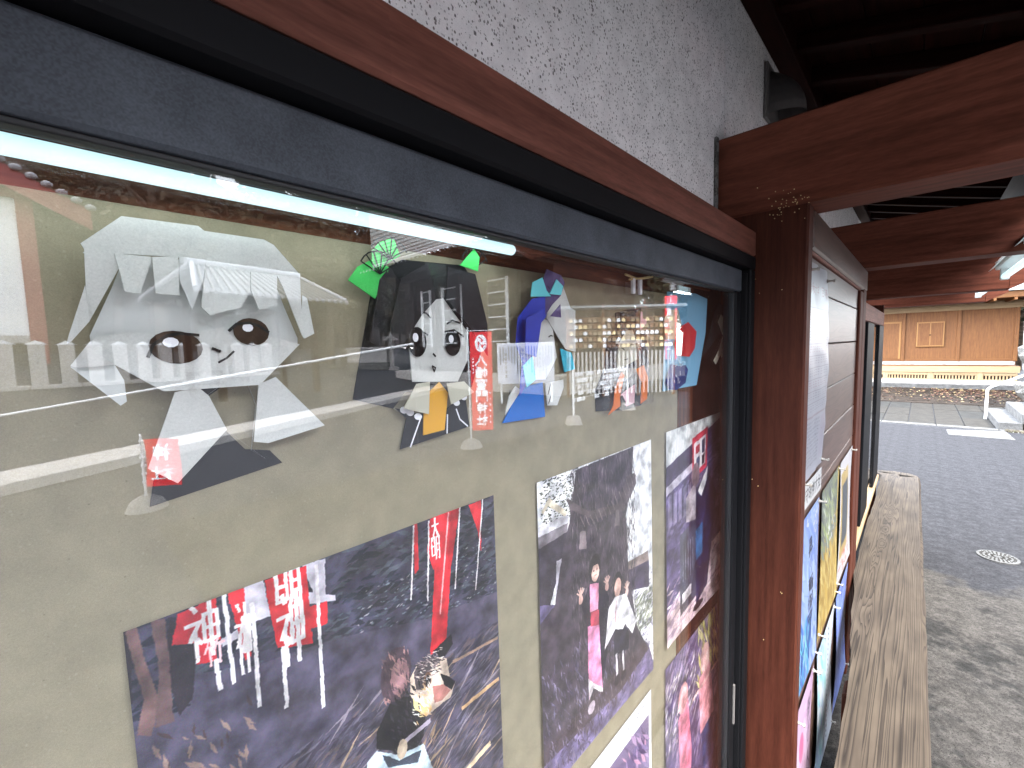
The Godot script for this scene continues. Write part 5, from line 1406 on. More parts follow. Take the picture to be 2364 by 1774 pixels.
	for k in spots.size():
		var at := Vector3(spots[k][0], spots[k][1], zb + 0.003)
		if first == null:
			first = thing("push_pin", "x", "push pin", at, "push pins on the plank board")
			var st := mb()
			lathe(st, Vector3.ZERO, Vector3.BACK, [Vector2(0, 0.0), Vector2(0, 0.006), Vector2(0.003, 0.006), Vector2(0.005, 0.0032), Vector2(0.015, 0.0028), Vector2(0.017, 0.0052), Vector2(0.021, 0.0052), Vector2(0.0215, 0.0)], 12)
			obj("grip", st, M.pin, first)
			var ns := mb()
			rod(ns, Vector3(0, 0, -0.006), Vector3.ZERO, 0.0006)
			obj("needle", ns, M.steel, first)
			first.set_meta("label", "pale push pin " + said[0])
		else:
			copy(first, "pale push pin " + said[k], at)

# ---------------------------------------------------------------- far case, bench
func make_far_case() -> void:
	var c := thing("display_case", "farther black framed glass case standing past the plank notice board", "display case")
	obj("head", box(Vector3(2.94, 1.82, -0.1), Vector3(4.99, 1.93, 0.09), 0, 0.005), M.header, c)
	obj("frame_post", box(Vector3(3.5, 0.5, 0.04), Vector3(3.97, 1.818, 0.09), 1, 0.004), M.black, c)
	obj("frame_post", box(Vector3(4.5, 0.5, 0.04), Vector3(4.99, 1.818, 0.0905), 1, 0.004), M.black, c)
	obj("frame_post", box(Vector3(2.935, 0.5, 0.04), Vector3(3.2, 1.818, 0.08), 1, 0.004), M.black, c)
	obj("glass_pane", box(Vector3(3.972, 0.5, 0.074), Vector3(4.498, 1.8, 0.078), 0, 0.0), M.glass, c)
	var q := mb()
	quad(q, Vector3(3.972, 0.5, 0.072), Vector3(4.498, 0.5, 0.072), Vector3(4.498, 1.8, 0.072), Vector3(3.972, 1.8, 0.072), Vector3.BACK)
	obj("window_film", q, M.coat, c)
	obj("back_panel", box(Vector3(2.94, 0.45, -0.3), Vector3(4.99, 1.819, -0.28), 0, 0.0), M.backing, c)
	obj("sill", box(Vector3(2.94, 0.46, -0.1), Vector3(4.99, 0.499, 0.1), 0, 0.004), M.cypress_light, c)

func make_bench() -> void:
	# a thick live-edge plank: outline in (x, z), top at 0.48
	var b := thing("plank_bench", "long weathered live edge plank bench beside the notice board", "bench")
	var outer := []
	var inner := []
	var nn := noise(12, 0.9, 3)
	for k in 61:
		var x := lerpf(-1.2, 5.16, k / 60.0)
		outer.append(Vector2(x, lerpf(0.408, 0.372, clampf((x - 1.2) / 4.0, 0, 1)) + 0.006 * nn.get_noise_1d(x * 2.0)))
		inner.append(Vector2(x, lerpf(0.195, 0.115, smoothstep(1.6, 3.2, x)) + 0.012 * nn.get_noise_1d(40 + x * 3.0)))
	inner[60] = Vector2(5.2, 0.06)
	var end := [Vector2(5.25, 0.1), Vector2(5.275, 0.2), Vector2(5.26, 0.3), Vector2(5.2, 0.35)]
	var st := mb()
	var uv := func(p: Vector2) -> Vector2: return Vector2((p.x + 1.2) / 1.0, p.y - 0.14)
	var quad_top := func(a: Vector2, bb: Vector2, cc: Vector2, dd: Vector2) -> void:
		for t in [[a, bb, cc], [a, cc, dd]]:
			tri(st, Vector3(t[0].x, 0.48, t[0].y), Vector3(t[1].x, 0.48, t[1].y), Vector3(t[2].x, 0.48, t[2].y), Vector3.UP, uv.call(t[0]), uv.call(t[1]), uv.call(t[2]))
			tri(st, Vector3(t[0].x, 0.415, t[0].y), Vector3(t[1].x, 0.415, t[1].y), Vector3(t[2].x, 0.415, t[2].y), Vector3.DOWN, uv.call(t[0]), uv.call(t[1]), uv.call(t[2]))
	var ch := 0.012
	for k in 60:
		var o0: Vector2 = outer[k] - Vector2(0, ch)
		var o1: Vector2 = outer[k + 1] - Vector2(0, ch)
		quad_top.call(inner[k], inner[k + 1], o1, o0)
		for e in [[o0, o1, outer[k], outer[k + 1], 1.0], [inner[k], inner[k + 1], inner[k], inner[k + 1], -1.0]]:
			quad(st, Vector3(e[0].x, 0.48, e[0].y), Vector3(e[1].x, 0.48, e[1].y), Vector3(e[3].x, 0.468, e[3].y), Vector3(e[2].x, 0.468, e[2].y), Vector3(0, 0.7 if e[4] > 0 else 0.0, e[4]), 0, Vector2(1.2, -0.14))
			quad(st, Vector3(e[2].x, 0.468, e[2].y), Vector3(e[3].x, 0.468, e[3].y), Vector3(e[3].x, 0.415, e[3].y - 0.006 * e[4]), Vector3(e[2].x, 0.415, e[2].y - 0.006 * e[4]), Vector3(0, 0, e[4]), 0, Vector2(1.2, 0))
	var ring: Array = [inner[60]] + end + [outer[60] - Vector2(0, ch)]
	for k in ring.size() - 1:
		for yy in [[0.48, Vector3.UP], [0.415, Vector3.DOWN]]:
			var c0 := Vector2(5.1, 0.24)
			tri(st, Vector3(c0.x, yy[0], c0.y), Vector3(ring[k].x, yy[0], ring[k].y), Vector3(ring[k + 1].x, yy[0], ring[k + 1].y), yy[1], uv.call(c0), uv.call(ring[k]), uv.call(ring[k + 1]))
		var nv := Vector3(1, 0, 0.2 * (k - 2))
		quad(st, Vector3(ring[k].x, 0.48, ring[k].y), Vector3(ring[k + 1].x, 0.48, ring[k + 1].y), Vector3(ring[k + 1].x, 0.415, ring[k + 1].y), Vector3(ring[k].x, 0.415, ring[k].y), nv, 2)
	tri(st, Vector3(5.1, 0.48, 0.24), Vector3(inner[60].x, 0.48, inner[60].y), Vector3(outer[60].x, 0.48, outer[60].y - ch), Vector3.UP, uv.call(Vector2(5.1, 0.24)), uv.call(inner[60]), uv.call(outer[60]))
	obj("plank", st, M.bench, b)
	for x in [-0.6, 1.9, 4.6]:
		obj("trestle", box(Vector3(x, 0, 0.17), Vector3(x + 0.1, 0.414, 0.36), 1, 0.008), M.post, b)

# ---------------------------------------------------------------- the cypress hall at the end, steps and rocks
func make_far_hall() -> void:
	var h := thing("cypress_hall", "new pale cypress wood hall with a shuttered window across the yard", "hall")
	h.position = Vector3(20.61, 0, 0)
	h.rotation.y = 0.06
	obj("wall", box(Vector3(0.06, 0.6, -6), Vector3(0.14, 2.8, 2.52), 1, 0.0), M.cypress, h)
	obj("side_wall", box(Vector3(0.16, 0.6, 2.44), Vector3(6, 2.8, 2.52), 1, 0.0), M.cypress, h)
	for z in [2.44, 1.17, -0.2, -1.6, -3.0, -4.4]:
		obj("pillar", box(Vector3(0.0, 0.86, z), Vector3(0.1, 2.56, z + 0.1), 1, 0.008), M.cypress, h)
	obj("base_beam", box(Vector3(0.03, 0.741, -6), Vector3(0.059, 0.859, 2.5), 2, 0.004), M.stone, h)
	obj("sill_beam", box(Vector3(0.02, 0.862, -6), Vector3(0.11, 0.94, 2.5), 2, 0.006), M.cypress, h)
	obj("head_beam", box(Vector3(-0.02, 2.54, -6), Vector3(0.12, 2.79, 2.6), 2, 0.01), M.cypress_light, h)
	obj("eave", box(Vector3(-1.2, 2.8, -6.5), Vector3(6, 3.0, 3.2), 2, 0.01), M.cypress, h)
	for k in 22:
		obj("rafter", box(Vector3(-1.25, 2.72, -6.2 + k * 0.42), Vector3(0.0, 2.799, -6.14 + k * 0.42), 0, 0.004), M.cypress, h)
	var roof := mb()
	quad(roof, Vector3(-1.3, 3.0, -6.6), Vector3(-1.3, 3.0, 3.3), Vector3(3, 5.2, 3.3), Vector3(3, 5.2, -6.6), Vector3(-0.5, 1, 0), 2)
	quad(roof, Vector3(7.3, 3.0, -6.6), Vector3(7.3, 3.0, 3.3), Vector3(3, 5.2, 3.3), Vector3(3, 5.2, -6.6), Vector3(0.5, 1, 0), 2)
	tri(roof, Vector3(-1.3, 3.0, 3.3), Vector3(3, 5.2, 3.3), Vector3(7.3, 3.0, 3.3), Vector3.BACK)
	obj("roof", roof, M.copper, h)
	# shutters
	var w := obj("window", box(Vector3(-0.015, 1.36, 0.19), Vector3(0.059, 2.2, 0.88), 1, 0.004), M.cypress_mid, h)
	for q in [[0.225, 0.515], [0.545, 0.845]]:
		obj("shutter", box(Vector3(-0.02, 1.4, q[0]), Vector3(-0.0155, 2.16, q[1]), 1, 0.002), M.cypress, w)
	obj("latch", box(Vector3(-0.035, 1.74, 0.505), Vector3(-0.0205, 1.77, 0.555), 0, 0.002), M.black, w)
	var dr := obj("door", box(Vector3(0.0, 0.945, -1.45), Vector3(0.059, 2.25, -0.205), 1, 0.004), M.cypress, h)
	obj("door_frame", box(Vector3(-0.006, 0.945, -0.26), Vector3(-0.0005, 2.25, -0.205), 1, 0.001), M.cypress_mid, dr)
	obj("door_frame", box(Vector3(-0.006, 2.19, -1.45), Vector3(-0.0005, 2.25, -0.262), 2, 0.001), M.cypress_mid, dr)
	# veranda, vents, foundation
	obj("veranda", box(Vector3(-0.9, 0.69, -6.2), Vector3(0.05, 0.74, 2.46), 2, 0.006), M.cypress, h)
	obj("veranda_edge", box(Vector3(-0.93, 0.54, -6.2), Vector3(-0.901, 0.735, 2.46), 2, 0.006), M.cypress_light, h)
	obj("dark_gap", box(Vector3(-0.8, 0.33, -6), Vector3(-0.78, 0.535, 2.4), 2, 0.0), M.void, h)
	obj("vent_rail", box(Vector3(-0.9, 0.445, -6), Vector3(-0.84, 0.535, 2.42), 2, 0.004), M.cypress_light, h)
	obj("vent_rail", box(Vector3(-0.9, 0.29, -6), Vector3(-0.84, 0.325, 2.42), 2, 0.004), M.cypress_light, h)
	var slat := box(Vector3(-0.89, 0.326, -0.018), Vector3(-0.85, 0.444, 0.018), 1, 0.003).commit()
	for k in 60:
		var o := obj("slat", slat, M.cypress_light, h)
		o.position.z = 2.36 - k * 0.073
	for z in [0.46, 1.58, -0.66]:
		obj("vent_post", box(Vector3(-0.91, 0.29, z), Vector3(-0.835, 0.536, z + 0.13), 1, 0.004), M.cypress_light, h)
	obj("foundation", box(Vector3(-0.98, 0.16, -6.2), Vector3(-0.8, 0.289, 2.5), 2, 0.01), M.stone, h)
	obj("foundation", box(Vector3(-1.04, -0.1, -6.2), Vector3(-0.78, 0.159, 2.55), 2, 0.01), M.pale, h)
	# steps
	var s := thing("stone_steps", "pale stone steps rising to the right beside the handrail", "steps")
	for k in 7:
		obj("step", box(Vector3(11.52, 0.158 * k - 0.02, 1.385 + 0.275 * k), Vector3(13.6, 0.158 * (k + 1), 1.385 + 0.275 * (k + 1) + 0.02), 0, 0.012), M.pale, s)
	for k in 5:
		obj("side_stone", box(Vector3(11.38, -0.05, 1.46 + 0.4 * k), Vector3(11.515, 0.04 + 0.23 * k, 1.455 + 0.4 * (k + 1)), 2, 0.02), M.mossy, s)
	for k in 5:
		obj("side_stone", box(Vector3(13.605, -0.05, 1.6 + 0.4 * k), Vector3(13.8, 0.1 + 0.23 * k, 1.595 + 0.4 * (k + 1)), 2, 0.02), M.mossy, s)
	var r := thing("handrail", "white tubular handrail sloping up along the stone steps", "handrail")
	var rs := mb()
	rod(rs, Vector3(12.9, 0.0, 1.335), Vector3(12.9, 0.6, 1.335), 0.022, 0.022, 10)
	obj("post", rs, M.white_paint, r)
	rs = mb()
	rod(rs, Vector3(12.9, 0.6, 1.335), Vector3(12.9, 0.66, 1.375), 0.022, 0.022, 10)
	rod(rs, Vector3(12.9, 0.66, 1.375), Vector3(12.9, 1.9, 3.5), 0.022, 0.022, 10)
	obj("rail", rs, M.white_paint, r)
	rs = mb()
	rod(rs, Vector3(12.9, 1.0, 3.2), Vector3(12.9, 1.74, 3.2), 0.022, 0.022, 10)
	obj("post", rs, M.white_paint, r)
	# lichened rocks
	var said := ["big lichened boulder at the foot of the hall corner", "squared grey stone under the lichened boulder", "rough dark stone behind the handrail post", "upper grey boulder leaning on the others"]
	var dims := [[Vector3(15.6, 1.2, 2.5), Vector3(0.5, 0.45, 0.5)], [Vector3(15.5, 0.35, 2.6), Vector3(0.45, 0.42, 0.62)], [Vector3(14.9, 0.28, 2.5), Vector3(0.4, 0.32, 0.4)], [Vector3(15.9, 1.85, 2.75), Vector3(0.5, 0.4, 0.55)]]
	for k in 4:
		var st := mb()
		ball(st, Vector3.ZERO, dims[k][1], 12, 8, 0.07)
		var o := obj("boulder", st, M.lichen if k != 2 else M.mossy)
		o.position = dims[k][0]
		tag(o, said[k], "boulder", "boulders by the steps")

# ---------------------------------------------------------------- what stands across the yard and shows in the glass
func banner_tex(full: bool) -> ImageTexture:
	var p := Painter.new(256, 768, Color8(226, 44, 48), 51)
	var wht := Color8(250, 250, 250)
	if full:
		p.ell(0.5, 0.115, 0.27, 0.088, wht)
		for k in 3:
			var a := TAU * k / 3.0
			p.ell(0.5 + cos(a) * 0.1, 0.115 + sin(a) * 0.033, 0.05, 0.017, Color8(226, 44, 48))
			p.line([0.5 + cos(a) * 0.12, 0.115 + sin(a) * 0.04, 0.5 + cos(a + 0.9) * 0.2, 0.115 + sin(a + 0.9) * 0.066], 9, Color8(226, 44, 48))
		var ch := ["八", "幡", "竈", "門", "神", "社"]
		for k in 6:
			p.glyph(KANJI[ch[k]], 0.26, 0.235 + k * 0.122, 0.5, 0.1, 15, wht)
		for k in 6:
			p.ell(0.12, 0.62 + k * 0.06, 0.035, 0.011, wht)
			if k < 5:
				p.ell(0.88, 0.27 + k * 0.035, 0.035, 0.011, wht)
	else:
		p.glyph(KANJI["神"], 0.2, 0.12, 0.62, 0.32, 20, wht)
		p.glyph(KANJI["社"], 0.2, 0.55, 0.62, 0.32, 20, wht)
	return p.tex()

func make_banner(label: String, at: Vector3, along: Vector3, hi: float, top: float, bottom: float, wid: float, full: bool) -> void:
	var b := thing("banner_flag", label, "banner", at, "red shrine banners in the yard")
	var st := mb()
	rod(st, Vector3(0, 0.08, 0), Vector3(0, hi, 0), 0.014, 0.011, 8)
	obj("pole", st, M.white_paint, b)
	if full:
		st = mb()
		rod(st, Vector3(0, top + 0.02, 0) - along * 0.03, Vector3(0, top + 0.02, 0) + along * (wid + 0.06), 0.007, 0.007, 6)
		obj("crossbar", st, M.white_paint, b)
	st = mb()
	st.set_smooth_group(0)
	var side := Vector3(-along.z, 0, along.x)
	for i in 8:
		for j in 14:
			var q := []
			var uv := []
			for w in [[0, 0], [1, 0], [1, 1], [0, 1]]:
				var u: float = (i + w[0]) / 8.0
				var v: float = (j + w[1]) / 14.0
				q.append(Vector3(0, lerpf(top, bottom, v), 0) + along * (0.03 + u * wid * (1.0 - 0.06 * v)) + side * 0.02 * sin(u * 5.0 + v * 4.0))
				uv.append(Vector2(1.0 - u, v))
			for f in [[0, 1, 2], [0, 2, 3]]:
				for k in f:
					st.set_uv(uv[k])
					st.add_vertex(q[k])
	st.generate_normals()
	var cm := mat(Color.WHITE, 0.8, banner_tex(full))
	cm.cull_mode = BaseMaterial3D.CULL_DISABLED
	obj("cloth", st, cm, b)
	for k in 6:
		var lp := mb()
		var y := lerpf(top - 0.02, bottom + 0.05, k / 5.0)
		bar(lp, Vector3(-0.02, y - 0.012, -0.02), Vector3(0.03, y + 0.012, 0.02), 0, 0.003)
		obj("loop", lp, M.white_paint, b)
	st = mb()
	lathe(st, Vector3.ZERO, Vector3.UP, [Vector2(0, 0.0), Vector2(0, 0.2), Vector2(0.1, 0.15), Vector2(0.16, 0.05), Vector2(0.16, 0.0)], 12)
	obj("base", st, M.stone, b)

func make_yard() -> void:
	make_banner("tall red banner with white crest and shrine name, mirrored right of the black haired doll", Vector3(4.9, 0, 5.25), Vector3(0.7, 0, -0.71).normalized(), 2.08, 2.0, 0.3, 0.38, true)
	make_banner("short red banner on a low pole, mirrored by the white doll's skirt", Vector3(0.61, 0, 5.96), Vector3(0.7, 0, -0.71).normalized(), 0.86, 0.8, 0.26, 0.4, false)
	# fortune paper rack
	var r := thing("fortune_rack", "white two post rack with strings of knotted fortune papers", "rack")
	var A := Vector3(7.75, 0, 5.1)
	var B := Vector3(10.3, 0, 5.18)
	for p in [A, B]:
		var st := mb()
		rod(st, p, p + Vector3(0, 1.2, 0), 0.022, 0.022, 8)
		obj("post", st, M.white_paint, r)
		st = mb()
		lathe(st, p, Vector3.UP, [Vector2(0, 0.0), Vector2(0, 0.24), Vector2(0.18, 0.17), Vector2(0.2, 0.0)], 4)
		obj("base", st, M.stone, r)
	for k in 5:
		var y := 1.12 - k * 0.14
		var st := mb()
		rod(st, A + Vector3(0, y, 0), B + Vector3(0, y, 0), 0.005, 0.005, 5)
		obj("string", st, M.white_paint, r)
		for j in 26 - k * 4:
			var u := rng.randf()
			var kn := mb()
			var c := A.lerp(B, u) + Vector3(0, y, 0)
			bar(kn, c + Vector3(-0.015, -0.015, -0.012), c + Vector3(0.015, 0.015, 0.012), 0, 0.004)
			bar(kn, c + Vector3(-0.05, -0.08, -0.004), c + Vector3(-0.012, -0.012, 0.004), 0, 0.001)
			bar(kn, c + Vector3(0.012, -0.075, -0.004), c + Vector3(0.045, -0.01, 0.004), 0, 0.001)
			obj("paper_knot", kn, M.white_paint, r)
	# white notice sheet on a frame
	var nb := thing("notice_sign", "big white notice sheet full of vertical writing on two legs", "sign", Vector3(9.36, 0, 9.05), "", -0.0)
	var d := (Vector3(10.56, 0, 7.79) - Vector3(9.36, 0, 9.05))
	nb.rotation.y = atan2(-d.z, d.x)
	var p := Painter.new(768, 512, Color8(238, 238, 246), 61)
	for k in 19:
		if k % 6 == 4:
			for j in 7:
				p.glyph(KANJI[KANJI.keys()[(k * 3 + j) % 20]], 0.03 + k * 0.05, 0.12 + j * 0.11, 0.04, 0.08, 5, Color8(30, 30, 36))
			continue
		for j in p.r.randi_range(10, 24):
			p.line([0.045 + k * 0.05, 0.08 + j * 0.035, 0.045 + k * 0.05, 0.1 + j * 0.035], 14, Color8(64, 64, 76))
	p.ell(0.12, 0.45, 0.06, 0.14, Color8(150, 152, 176))
	var sheet := curled(0.0, d.length(), 0.62, 1.83, func(_u: float, _v: float) -> float: return 0.012, 2, 2)
	# written to be read from the building's side
	var sm := mat(Color(0.78, 0.78, 0.78), 0.5, p.tex())
	sm.cull_mode = BaseMaterial3D.CULL_DISABLED
	var so := obj("sheet", sheet, sm, nb)
	so.rotation.y = PI
	so.position.x = d.length()
	obj("board", box(Vector3(0, 0.6, -0.008), Vector3(d.length(), 1.85, 0.03), 0, 0.004), M.white_paint, nb)
	for x in [0.1, d.length() - 0.1]:
		obj("leg", box(Vector3(x - 0.03, 0, 0.031), Vector3(x + 0.03, 1.8, 0.07), 1, 0.004), M.white_paint, nb)
	# votive plaque rack
	var er := thing("plaque_rack", "long wooden rack hung with rows of small votive plaques", "rack", Vector3(11.7, 0, 8.08))
	var e := Vector3(14.2, 0, 5.6) - Vector3(11.7, 0, 8.08)
	er.rotation.y = atan2(-e.z, e.x)
	var L := e.length()
	for k in 4:
		obj("post", box(Vector3(k * L / 3.0 - 0.05, 0, 0), Vector3(k * L / 3.0 + 0.05, 2.9, 0.1), 1, 0.006), M.cypress, er)
	for k in 5:
		obj("rail", box(Vector3(-0.1, 1.75 + k * 0.21, 0.02), Vector3(L + 0.1, 1.79 + k * 0.21, 0.08), 0, 0.003), M.cypress, er)
	obj("rack_roof", box(Vector3(-0.3, 2.9, -0.35), Vector3(L + 0.3, 2.98, 0.45), 0, 0.01), M.copper, er)
	var pl := mb()
	sheet_into(pl, flat([-0.06, -0.07, 0.06, -0.07, 0.06, 0.02, 0.0, 0.055, -0.06, 0.02]), 0, 0.012)
	var plm := pl.commit()
	for row in 5:
		for k in 22:
			var o := obj("plaque", plm, [M.cypress_light, M.cypress, M.white_paint, M.straw][rng.randi() % 4], er)
			o.position = Vector3(0.1 + k * (L - 0.2) / 21.0, 1.7 + row * 0.21, -0.01 - rng.randf() * 0.02)
			o.rotation = Vector3(0.1, PI, rng.randf_range(-0.12, 0.12))
	var slat := box(Vector3(-0.03, 0.1, -0.04), Vector3(0.03, 1.5, 0.0), 1, 0.004).commit()
	for k in 26:
		var o := obj("slat", slat, M.stone, er)
		o.position.x = 0.05 + k * (L - 0.1) / 25.0
	# red and white slim banner by the rack
	var rb := thing("slim_banner", "slim red and white vertical banner beside the plaque rack", "banner", Vector3(14.9, 0, 6.0))
	var sbm := mat(Color(1, 1, 1), 0.8, banner_tex(false))
	sbm.cull_mode = BaseMaterial3D.CULL_DISABLED
	var scl := obj("cloth", curled(-0.2, 0.2, 1.15, 3.35, func(u: float, _v: float) -> float: return 0.02 * sin(u * 4.0), 6, 2), sbm, rb)
	scl.rotation.y = -2.2
	obj("white_stripe", box(Vector3(-0.06, 1.1, -0.02), Vector3(-0.03, 3.3, 0.0), 1, 0.0), M.white_paint, rb)
	var st0 := mb()
	rod(st0, Vector3(0.012, 0, 0), Vector3(0.012, 3.4, 0), 0.012)
	obj("pole", st0, M.white_paint, rb)
	# stone fence pillars
	var fp := thing("fence_pillar", "x", "stone pillar", Vector3(-1.0, 0, 20.0), "stone fence pillars along the approach")
	fp.position.y = ground_y(-1.0, 20.0) - 0.1
	obj("shaft", box(Vector3(-0.19, 0, -0.19), Vector3(0.19, 1.5, 0.19), 1, 0.01), M.stone, fp)
	var cp := mb()
	lathe(cp, Vector3(0, 1.5, 0), Vector3.UP, [Vector2(0, 0.28), Vector2(0.14, 0.0)], 4)
	obj("cap", cp, M.white_paint, fp)
	fp.set_meta("label", "square stone fence pillar mirrored nearest the red gate pillar")
	var ord := ["second", "third", "fourth", "fifth", "sixth", "seventh", "eighth", "ninth", "tenth", "eleventh", "twelfth", "thirteenth", "fourteenth"]
	for k in 14:
		var x := -2.3 if k == 0 else (-1.65 if k == 1 else -1.0 + (k - 1) * 0.68)
		var z := 20.0 + (x + 1.0) * 0.33
		copy(fp, "square stone fence pillar, %s along the row from the red gate" % ord[k - 1] if k > 0 else "square stone fence pillar at the far left end of the row", Vector3(x, ground_y(x, z) - 0.1, z))
	var ft := thing("fence_base", "long low stone base course under the fence pillars", "stone base")
	for k in 9:
		var x := -3.0 + k * 1.2
		var z := 20.0 + (x + 1.0) * 0.33
		var fb := mb()
		bar(fb, Vector3(0, 0, -0.28), Vector3(1.2, 0.2, 0.28), 0, 0.02, Transform3D(Basis(Vector3.UP, -0.32), Vector3(x, ground_y(x, z) - 0.1, z - 0.02)))
		obj("stone", fb, M.stone, ft)
	# white sloping rail
	var hr := thing("white_rail", "long thin white rail on two thin legs, mirrored across the dolls", "rail")
	var ra := Vector3(-0.9, 0.93, 8.75)
	var rb2 := Vector3(3.3, 1.8, 4.5)
	var rr := mb()
	rod(rr, ra, rb2, 0.016, 0.016, 8)
	obj("bar", rr, M.white_paint, hr)
	for q in [ra, rb2]:
		rr = mb()
		rod(rr, Vector3(q.x, 0, q.z), q, 0.006, 0.006, 6)
		obj("leg", rr, M.hood, hr)
	# stone water basin and lantern
	var bs := thing("stone_basin", "long stone water basin on a rough stone footing", "basin", Vector3(12.6, 0, 25.3))
	bs.position.y = ground_y(12.6, 25.3)
	bs.rotation.y = 0.75
	obj("trough", box(Vector3(0, 0.3, -0.5), Vector3(2.4, 1.1, 0.5), 0, 0.04), M.stone, bs)
	obj("rim", box(Vector3(-0.05, 1.101, -0.55), Vector3(2.45, 1.25, 0.55), 0, 0.03), M.stone, bs)
	obj("footing", box(Vector3(-0.1, -0.2, -0.6), Vector3(2.5, 0.299, 0.6), 0, 0.08), M.lichen, bs)
	var ln := thing("stone_lantern", "grey stone lantern with a capped roof by the hall", "lantern", Vector3(14.4, 0, 23.4))
	ln.position.y = ground_y(14.4, 23.4) - 0.05
	var parts := [["base", [Vector2(0, 0.0), Vector2(0, 0.4), Vector2(0.2, 0.4), Vector2(0.25, 0.25)]], ["shaft", [Vector2(0.25, 0.14), Vector2(1.3, 0.14)]], ["platform", [Vector2(1.3, 0.14), Vector2(1.4, 0.32), Vector2(1.5, 0.32), Vector2(1.5, 0.0)]], ["fire_box", [Vector2(1.5, 0.2), Vector2(1.85, 0.2)]], ["roof", [Vector2(1.85, 0.2), Vector2(1.86, 0.48), Vector2(1.95, 0.42), Vector2(2.15, 0.1), Vector2(2.4, 0.06), Vector2(2.45, 0.0)]]]
	for q in parts:
		var st := mb()
		lathe(st, Vector3.ZERO, Vector3.UP, q[1], 6)
		obj(q[0], st, M.stone, ln)

func roof_ribs(st: SurfaceTool, a0: Vector3, a1: Vector3, b0: Vector3, b1: Vector3, n: int, r: float) -> void:
	for k in n + 1:
		var t := float(k) / n
		rod(st, a0.lerp(a1, t), b0.lerp(b1, t), r, r, 6)

